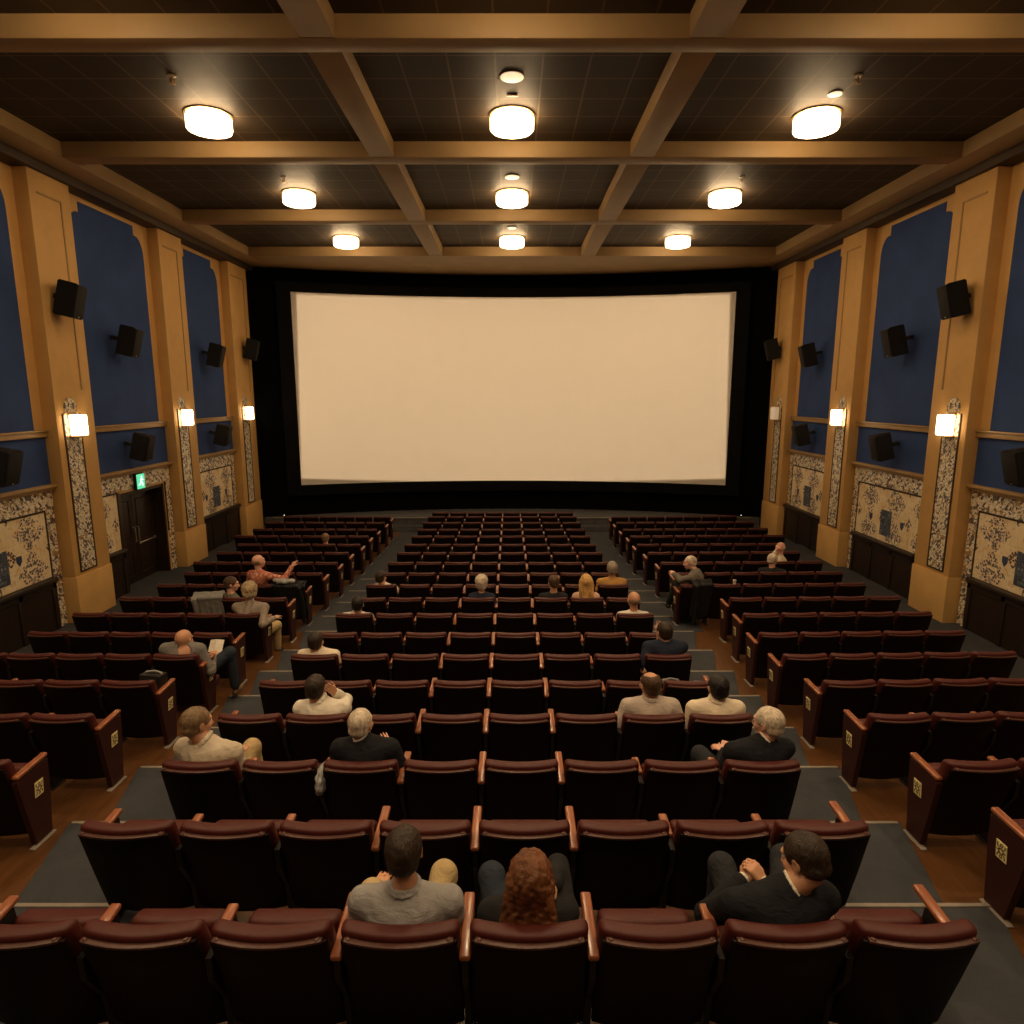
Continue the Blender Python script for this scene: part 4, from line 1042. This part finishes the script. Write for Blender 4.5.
PEOPLE = [
 dict(seat=('C', 0, 3), label='dark-haired man in a short-sleeved grey polo shirt, one khaki knee raised', occ='under the man in the grey polo shirt, nearest row',
      crown=1.10, head=(404, 849, .23), hs=1.0, sleeve='short', topm='polo_grey', collar='polo_grey', legm='khaki', hairm='hair_dark', knee_r=(444, 874, .60), knee_l=(372, 893, .56),
      hand_l=('l', -.20, .56, .54), hand_r=('l', .16, .58, .55), wide=1.14, res=.0072, skin='skin_tan', wrk=.006, pole_l=(-.25, -.5, -1), pole_r=(.25, -.5, -1)),
 dict(seat=('C', 0, 4), label='woman with long curly auburn hair and dark jumper, one hand at her cheek', occ='under the woman with auburn curls, nearest row',
      crown=1.04, fem=1, head=(531, 878, .20), hs=1.08, topm='black_knit', legm='jeans_dark', hair='curly', hairm='hair_auburn', pose_r='rest', knee_l=(492, 876, .60), hand_r=(553, 886, .30), back_r=(.6, -.5, .6), pole_r=(.5, .2, -1), knee_r=('l', .13, .66, .50), wide=1.1, res=.0072, look=(-8, 6, 0)),
 dict(seat=('C', 0, 6), label='man in a black suit with white cuffs, hands clasped, head turned left', occ='under the man in the black suit with clasped hands, nearest row',
      crown=1.10, head=(804, 857, .24), hs=1.0, look=(38, 22, 4), turn=6, top='jacket', topm='suit_black', collar='linen_white', cuff='linen_white', legm='suit_trouser', hairm='hair_dark', skin='skin_tan',
      knee_l=(722, 866, .66), knee_r=(784, 858, .72), hand_l=(742, 880, .50), hand_r=(765, 884, .47), pose_l='grip', pose_r='grip', back_l=(0, -.3, 1), back_r=(0, -.3, 1), wide=1.24, res=.0072, eyes=1, dx=.03, pole_l=(-1, -.8, -.3)),
 dict(seat=('C', 2, 2), label='white-haired man in a black suit gesturing with an open right hand', occ='under the white-haired man in a black suit, third row',
      crown=1.13, head=(361, 723, .22), look=(-14, 6, 0), top='jacket', topm='suit_black', collar='linen_white', legm='suit_trouser', hair='thin', hairm='hair_white', skin='skin_pink',
      hand_r=(391, 750, .42), pose_r='open', back_r=(.6, -.6, .5), pole_r=(.6, -.3, -1), wide=1.05, res=.0085),
 dict(seat=('C', 2, 0), label='man in a loose beige shirt with greying brown hair, legs crossed, by the left aisle', occ='under the man in the beige shirt beside the left aisle, third row',
      crown=1.12, head=(197, 722, .22), look=(-38, 8, 0), turn=-10, topm='shirt_beige', collar='shirt_beige', legm='khaki', hairm='hair_sandy', skin='skin_tan', knee_r=(252, 747, .60), hand_r=(236, 756, .44), hand_l=(230, 757, .40), wide=1.15, wrk=.007, res=.0085),
 dict(seat=('C', 2, 7), label='white-haired man with glasses in a black suit beside the right aisle, head turned left', occ='under the white-haired man with glasses, third row',
      crown=1.12, head=(768, 722, .22), look=(42, 6, 0), turn=8, top='jacket', topm='suit_black', collar='linen_white', legm='suit_trouser', hairm='hair_white', skin='skin_pink', glasses=1,
      knee_l=(700, 754, .66), hand_l=(724, 752, .48), hand_r=(730, 754, .46), pose_l='grip', wide=1.15, res=.0085, dx=.03),
 dict(seat=('C', 3, 1), label='man in a white shirt raising his right hand to his temple', occ='under the man in white with a raised hand, fourth row',
      crown=1.10, head=(316, 687, .22), look=(-6, 6, 0), topm='linen_white', collar='linen_white', legm='suit_trouser', hairm='hair_dark', skin='skin_tan', hand_r=(335, 692, .34), pose_r='rest', back_r=(.7, -.7, .2), pole_r=(.45, .5, -1), wrk=.007, res=.0085, wide=1.05),
 dict(seat=('C', 3, 6), label='balding man in a warm grey shirt next to the dark-haired man in cream', occ='under the balding man in the grey shirt, fourth row',
      crown=1.12, head=(650, 684, .22), look=(18, 4, 0), topm='shirt_grey', collar='shirt_grey', legm='jeans_dark', hair='balding', hairm='hair_brown', skin='skin_tan', hand_l=('l', -.24, .44, .56), hand_r=(674, 714, .40), pose_r='fist', wide=1.10, res=.0085),
 dict(seat=('C', 3, 7), label='black-haired man in a cream shirt beside the right aisle', occ='under the black-haired man in cream, fourth row',
      crown=1.10, head=(718, 687, .22), look=(6, 4, 0), topm='shirt_cream', collar='shirt_cream', legm='jeans_dark', hairm='hair_black', skin='skin_tan', hand_l=(698, 712, .40), pose_l='fist', wide=1.08, res=.0085),
 dict(seat=('C', 5, 7), label='dark-haired man in a navy short-sleeved shirt, hand near his chin, sixth row', occ='under the man in the navy shirt, sixth row',
      crown=1.15, head=(664, 631, .22), look=(20, 6, 0), sleeve='short', topm='navy_knit', legm='jeans_dark', hairm='hair_dark', hand_l=('l', -.25, .36, .58), hand_r=(659, 633, .32), pole_l=(-.3, -.5, -1), wide=1.12, res=.010),
 dict(seat=('C', 5, 0), label='dark-haired man in a cream shirt sunk low beside the left aisle, sixth row', occ='under the man in cream by the left aisle, sixth row', crown=1.05, head=(316, 641, .2), topm='shirt_cream', legm='jeans_dark', hairm='hair_dark', skin='skin_tan', wide=1.02, look=(-8, 6, 0)),
 dict(seat=('C', 7, 0), label='man in a white shirt with black hair beside the left aisle, eighth row', occ='under the man in white by the left aisle, eighth row', crown=1.01, head=(358, 604, .2), topm='white_shirt', legm='jeans_dark', hairm='hair_black', wide=1.02),
 dict(seat=('C', 9, 0), label='dark-haired man with a white sleeve leaning beside the left aisle, tenth row', occ='under the leaning man by the left aisle, tenth row', crown=1.01, head=(381, 577, .2), topm='white_shirt', legm='suit_trouser', hairm='hair_dark', skin='skin_tan', turn=-12, look=(-25, 5, 0), hand_r=('l', .27, .34, .56), dx=.03),
 dict(seat=('C', 8, 3), label='white-haired woman in a navy jumper in the middle of the ninth row', occ='under the white-haired woman in navy, ninth row', crown=1.08, fem=1, dx=.05, hs=1.08, topm='navy_knit', legm='jeans_dark', hair='curlyshort', hairm='hair_white', hand_r=('l', .24, .36, .66)),
 dict(seat=('C', 8, 5), label='brown-haired person in dark clothes left of the blonde woman', occ='under the person in dark clothes, ninth row', crown=1.08, dx=.05, topm='black_knit', legm='jeans_dark', hairm='hair_brown', look=(20, 8, 0)),
 dict(seat=('C', 8, 6), label='woman with long straight blonde hair and a pale blouse', occ='under the blonde woman, ninth row', crown=1.09, fem=1, hs=1.14, topm='blouse_pale', legm='jeans_dark', hair='long', hairm='hair_blond'),
 dict(seat=('C', 9, 7), label='grey-haired man in a mustard shirt beside the right aisle, tenth row', occ='under the man in mustard, tenth row', crown=1.12, hs=1.08, topm='mustard', legm='khaki', hair='short', hairm='hair_grey', skin='skin_tan', wide=1.15),
 dict(seat=('C', 7, 7), label='balding man in a white shirt beside the right aisle, eighth row', occ='under the balding man in white, eighth row', crown=1.03, hs=1.08, topm='white_shirt', legm='khaki', hair='fringe', hairm='hair_sandy', skin='skin_tan', look=(14, 4, 0)),
 dict(seat=('R', 9, 0), label='white-haired man in a tweed jacket sitting sideways towards the right aisle', occ='under the man in tweed sitting sideways, tenth row', crown=1.24, head=(690, 562, .26), look=(78, 10, 0), turn=62, top='jacket', topm='tweed', legm='dark_green', hair='thin', hairm='hair_white', skin='skin_pink',
      dx=.02, knee_l=(676, 584, .42), knee_r=(684, 581, .58), foot_l=(668, 604, .50), foot_r=(674, 607, .62), hand_l=(674, 574, .55), hand_r=(677, 575, .62), res=.0095),
 dict(seat=('R', 10, 3), label='person in black with white hair leaning towards the neighbour in cream', occ='under the white-haired person in black, eleventh row', crown=1.08, topm='black_knit', legm='jeans_dark', hair='thin', hairm='hair_white', skin='skin_pink', look=(-62, 4, 0), turn=-18, wide=1.1, dx=.05),
 dict(seat=('R', 11, 4), label='pink-faced man in a cream shirt turned back with a hand at his mouth', occ='under the man in cream turned backwards, twelfth row', crown=1.12, topm='shirt_cream', legm='khaki', hair='fringe', hairm='hair_white', skin='skin_pink', look=(112, 8, 0), turn=62, hand_l=('l', -.08, .24, .95), pole_l=(-.2, .3, -1), dx=-.02),
 dict(seat=('L', 5, 4), label='bald man in a grey jacket and jeans reading a paper beside the left aisle', occ='under the bald man reading, sixth row', crown=1.12, head=(184, 639, .22), hs=1.05, look=(-10, 14, 0), top='jacket', topm='grey_knit', legm='jeans_dark', hair=None, hairm=None, skin='skin_tan',
      knee_r=(230, 652, .55), foot_r=(236, 689, .62), hand_r=(213, 656, .46), hand_l=(206, 656, .48), pose_r='grip', shoem='shoe_brown', wide=1.12, res=.010),
 dict(seat=('L', 7, 4), label='person with blond curls in a taupe jumper holding a lit phone to the ear', occ='under the blond person with a phone, eighth row', crown=1.16, hs=1.1, topm='taupe', legm='khaki', hair='curlyshort', hairm='hair_ash', look=(20, 10, 0), hand_l=(251, 600, .20), hand_r=(274, 618, .28), wide=1.15, dx=.05, res=.010),
 dict(seat=('L', 8, 3), label='dark-haired person in an olive top turned with one arm along the seat row', occ='under the person in olive with outstretched arm, ninth row', crown=1.05, dx=-.12, topm='olive_grey', legm='jeans_dark', hair='short', hairm='hair_brown', look=(-72, 8, 0), turn=-45, hand_r=(250, 598, .28), pole_r=(0, -1, -.4), skin='skin_pink'),
 dict(seat=('L', 9, 3), label='person in a coral floral shirt stretching one arm out sideways', occ='under the person in the coral shirt, tenth row', crown=1.24, hs=1.05, dx=-.06, topm='coral_floral', sleeve='long', legm='khaki', hair='fringe', hairm='hair_sandy', skin='skin_pink', look=(-40, 4, 0), turn=-20, hand_r=('l', .44, .42, 1.0), pose_r='rest', pole_r=(.1, -.4, -1), wide=1.05),
 dict(seat=('L', 13, 3), label='person in a pale pink top slumped low far down the left block', occ='under the slumped person in pink, fourteenth row', crown=.99, hs=1.0, topm='blouse_pale', legm='jeans_dark', hair='short', hairm='hair_sandy', skin='skin_pink'),
]
for p_ in PEOPLE: OCC[p_['seat']] = p_['occ']
OCC[('L', 9, 4)] = 'with a black coat over its back, tenth row'
OCC[('L', 8, 2)] = 'with a pale grey jacket over its back, ninth row'
build_seats()
for p_ in PEOPLE: person(p_)

# ------------------------------------------------------------------ belongings
def drape(st, mat, label, name, cat, x0=-.25, x1=.25, zb=.34, zf=.6, seed=1, up=.0):
    X, Y, Z, rz = SEAT[st]; t = empty(name, (X, Y, Z), rz); tag(t, label, cat); rnd = random.Random(seed)
    F = Field(); n = 11
    for k in range(n):
        x = x0 + (x1 - x0) * k / (n - 1); e = .042 * (x / .25) ** 2; r = .016 + .010 * rnd.random(); w_ = (.02 if k % 2 else 0)
        zb_ = zb + .06 * rnd.random()
        F.cap((x, recl(zb_) + e - .050 - w_, zb_), (x, recl(.74) + e - .040, .77 + up), r, r, .025)
        F.cap((x, recl(.74) + e - .040, .77 + up), (x, e + .07, .815 + up + .012 * rnd.random()), r, r, .025)
        F.cap((x, e + .07, .815 + up), (x * .96, e + .16 + recl(.7), zf + .06 * rnd.random()), r, r, .025)
    F.mesh('fabric_body', mat, .010, t, noise=.006, nf=34, seed=seed)
    # a sleeve hanging down
    S_ = Field(); sx = x0 + .04 if seed % 2 else x1 - .04
    S_.cap((sx, -.07, .76 + up), (sx + .02, .02, .42), .042, .034, .02); S_.cap((sx + .02, .02, .42), (sx, .08, zb - .06), .034, .03, .02)
    S_.mesh('sleeve', mat, .010, t, noise=.005, nf=40)
    return t
drape(('L', 8, 2), 'coat_grey', 'pale grey jacket draped over a seat back next to the person in olive', 'draped_jacket', 'jacket', x0=-.10, x1=.30, zb=.42, seed=3, up=.03)
drape(('L', 9, 4), 'bag_black', 'black coat draped over the aisle seat behind the coral floral shirt', 'draped_coat', 'coat', zb=.2, seed=4, up=.0)
drape(('R', 9, 0), 'bag_black', 'dark coat hanging over the seat of the man in tweed', 'draped_coat', 'coat', x0=-.05, x1=.26, zb=.15, seed=5, up=.02)
def bundle(name, seatk, pos, r, mat, label, cat, noise=.01, seed=1):
    X, Y, Z, rz = SEAT[seatk]; t = empty(name, (X + pos[0], Y + pos[1], Z + pos[2]), rz); tag(t, label, cat); rnd = random.Random(seed)
    F = Field()
    for k in range(7): F.ell(((rnd.random() - .5) * r[0] * 1.4, (rnd.random() - .5) * r[1] * .8, (rnd.random() - .4) * r[2] * .6 + r[2] * .3), (r[0] * .55, r[1] * .8, r[2] * .6), .03)
    F.mesh('fabric_body', mat, .008, t, noise=noise, nf=45, seed=seed); 
    C = Field(); C.cap((-r[0] * .9, 0, r[2] * .4), (r[0] * .8, .01, r[2] * .9), .018, .014, .02); C.mesh('fold', mat, .008, t, noise=.004, nf=50)
    return t
bundle('folded_scarf', ('L', 9, 4), (-.10, .05, .835), (.16, .07, .045), 'cloth_grey', 'pale scarf heaped on the black coat over the seat back', 'scarf', seed=2)
bundle('folded_cloth', ('C', 2, 1), (.285, .12, .585), (.022, .10, .10), 'cloth_grey', 'pale grey cloth hanging between seats beside the white-haired man', 'cloth', seed=5)
def bag(seatk, pos, size, label, rot=0, seed=0):
    X, Y, Z, rz = SEAT[seatk]; t = empty('shoulder_bag', (X + pos[0], Y + pos[1], Z + pos[2]), rz + rot); tag(t, label, 'bag')
    a, b, c = size; bm = BM(); box(bm, -a, a, -b, b, 0, c, bev=min(a, b) * .5, seg=3); cut(bm, [-a / 2, 0, a / 2], [c / 3, c * .7])
    for v in bm.verts: v.co.y *= 1 + .25 * math.sin(v.co.z / c * 3); v.co.x *= 1 - .08 * v.co.z / c
    fin('bag_body', bm, 'bag_black', t)
    bm = BM(); box(bm, -a * .98, a * .98, -b * 1.03, b * 1.03, c * .62, c * 1.02, bev=.01); fin('flap', bm, 'iron', t)
    bm = BM(); tube(bm, [(-a * .8, 0, c * .9), (-a * .7, .01, c * 1.05), (0, .03, c * 1.09), (a * .7, .02, c * 1.04), (a * .8, 0, c * .9)], .010); fin('strap', bm, 'cloth_grey', t)
    bm = BM(); box(bm, -.025, .025, -b * 1.12, -b * 1.0, c * .6, c * .72, bev=.004); fin('buckle', bm, 'steel', t)
    return t
OCCB = bag(('C', 4, 7), (-.14, .33, .50), (.10, .06, .17), 'dark shoulder bag with grey strap standing on the seat behind the man in navy')
bag(('C', 4, 7), (.12, .33, .51), (.12, .05, .13), 'smaller dark bag with pale strap beside the larger one on the same seat', .2)
bag(('L', 4, 2), (.14, .30, .56), (.12, .06, .20), 'black bag standing on the aisle seat behind the bald man', -.2)
def wr_at(k, sd): return PEOPLE[k]['_wr'][sd], PEOPLE[k]['_root']
# paper in the reader's hands, phone at the ear
w_, r_ = wr_at(21, 1)
q = r_.matrix_basis @ Vector(w_ + V3(-.02, .085, .04))
t = empty('printed_leaflet', q, r_.rotation_euler.z); tag(t, 'white leaflet held open by the bald man', 'leaflet')
for nm, a in (('left_page', -1), ('right_page', 1)):
    bm = BM(); box(bm, min(0, a * .085), max(0, a * .085), -.001, .001, -.02, .13)
    bmesh.ops.rotate(bm, verts=bm.verts[:], cent=(0, 0, 0), matrix=Matrix.Rotation(a * .3, 3, 'Z')); bmesh.ops.rotate(bm, verts=bm.verts[:], cent=(0, 0, 0), matrix=Matrix.Rotation(R(-38), 3, 'X'))
    fin('page', bm, 'linen_white', t, smooth=False)
w_, r_ = wr_at(22, -1)
q = r_.matrix_basis @ Vector(w_ + V3(.0, .03, .06))
t = empty('mobile_phone', q, r_.rotation_euler.z); tag(t, 'small phone glowing at the ear of the blond person', 'phone')
bm = BM(); box(bm, -.035, .035, -.004, .004, -.07, .07, bev=.003); fin('case', bm, 'iron', t)
bm = BM(); box(bm, -.031, .031, -.006, -.0045, -.062, .062); fin('screen', bm, 'phone_glow', t, smooth=False)
# white paper cup standing on a seat back, and two tiny lights low by the drape
X, Y, Z, rz = SEAT[('R', 9, 1)]
bm = BM(); lathe(bm, [(.022, 0), (.028, .07), (.030, .073), (.027, .073), (.021, .006)], n=20)
tag(fin('paper_cup', bm, 'linen_white', loc=(X + .12, Y + .07, Z + .785)), 'tiny white paper cup standing on a seat back near the man in tweed', 'cup')
for s_, x, y in ((-1, -7.55, 21.0), (1, 7.6, 21.0)):
    t = empty('marker_light', (x, y, ZO - 3.99 + (0.02 if s_ > 0 else .02))); tag(t, 'tiny white marker light on the stage at the ' + word(s_) + ' end', 'marker light')
    t.location.y = 21.36
    bm = BM(); lathe(bm, [(.05, 0), (.05, .02), (.035, .04)], n=16); fin('base', bm, 'iron', t)
    bm = BM(); bmesh.ops.create_uvsphere(bm, u_segments=12, v_segments=8, radius=.010)
    for v in bm.verts: v.co.z += .045
    fin('bulb', bm, 'step_glow', t)
EXPOSURE = 0.0
SCREEN_FILL = 12500
# ------------------------------------------------------------------ added spot behind the camera that brightens the screen, cut to its rectangle
ld = bpy.data.lights.new('screen_fill_spot', 'SPOT'); ld.energy = SCREEN_FILL; ld.color = (1, .71, .43); ld.spot_size = R(44); ld.spot_blend = .0; ld.shadow_soft_size = .04
lo = bpy.data.objects.new('screen_fill_spot', ld); COL.objects.link(lo)
src = Vector((0, -2.2, ZO + 2.7)); tgt = Vector((.04, 22.6, ZO + .15)); lo.location = src
lo.rotation_euler = (tgt - src).to_track_quat('-Z', 'Y').to_euler()
ld.use_nodes = True; nt = ld.node_tree; em = nt.nodes['Emission']
g_ = nt.nodes.new('ShaderNodeTexCoord'); sp_ = nt.nodes.new('ShaderNodeSeparateXYZ'); nt.links.new(g_.outputs['Normal'], sp_.inputs[0])
def mth(op, a, b):
    x = nt.nodes.new('ShaderNodeMath'); x.operation = op
    for i, v in enumerate((a, b)):
        if isinstance(v, (int, float)): x.inputs[i].default_value = v
        else: nt.links.new(v, x.inputs[i])
    return x.outputs[0]
az = mth('ABSOLUTE', sp_.outputs[2], 0); hx = mth('ABSOLUTE', mth('DIVIDE', sp_.outputs[0], az), 0); vy = mth('ABSOLUTE', mth('DIVIDE', sp_.outputs[1], az), 0)
mk = mth('MULTIPLY', mth('LESS_THAN', hx, 7.0 / 24.1), mth('LESS_THAN', vy, 3.02 / 24.7))
nt.links.new(mk, em.inputs['Strength'])
# ------------------------------------------------------------------ world, camera, view
w = bpy.data.worlds.new('World'); sc.world = w; w.use_nodes = True
w.node_tree.nodes['Background'].inputs[0].default_value = (1, .8, .6, 1)
w.node_tree.nodes['Background'].inputs[1].default_value = .0
cd = bpy.data.cameras.new('camera'); cd.sensor_width = 36; cd.lens = 655 / 1024 * 36; cd.clip_end = 200; cd.clip_start = .05
cam = bpy.data.objects.new('camera', cd); COL.objects.link(cam)
cam.location = (0, 0, ZO); cam.rotation_euler = (math.pi / 2 - TH, 0, 0)
sc.camera = cam
sc.view_settings.view_transform = 'Standard'; sc.view_settings.look = 'None'
sc.view_settings.gamma = 1; sc.view_settings.use_curve_mapping = False
sc.view_settings.exposure = EXPOSURE
sc.cycles.use_denoising = True
sc.cycles.max_bounces = 8; sc.cycles.diffuse_bounces = 4
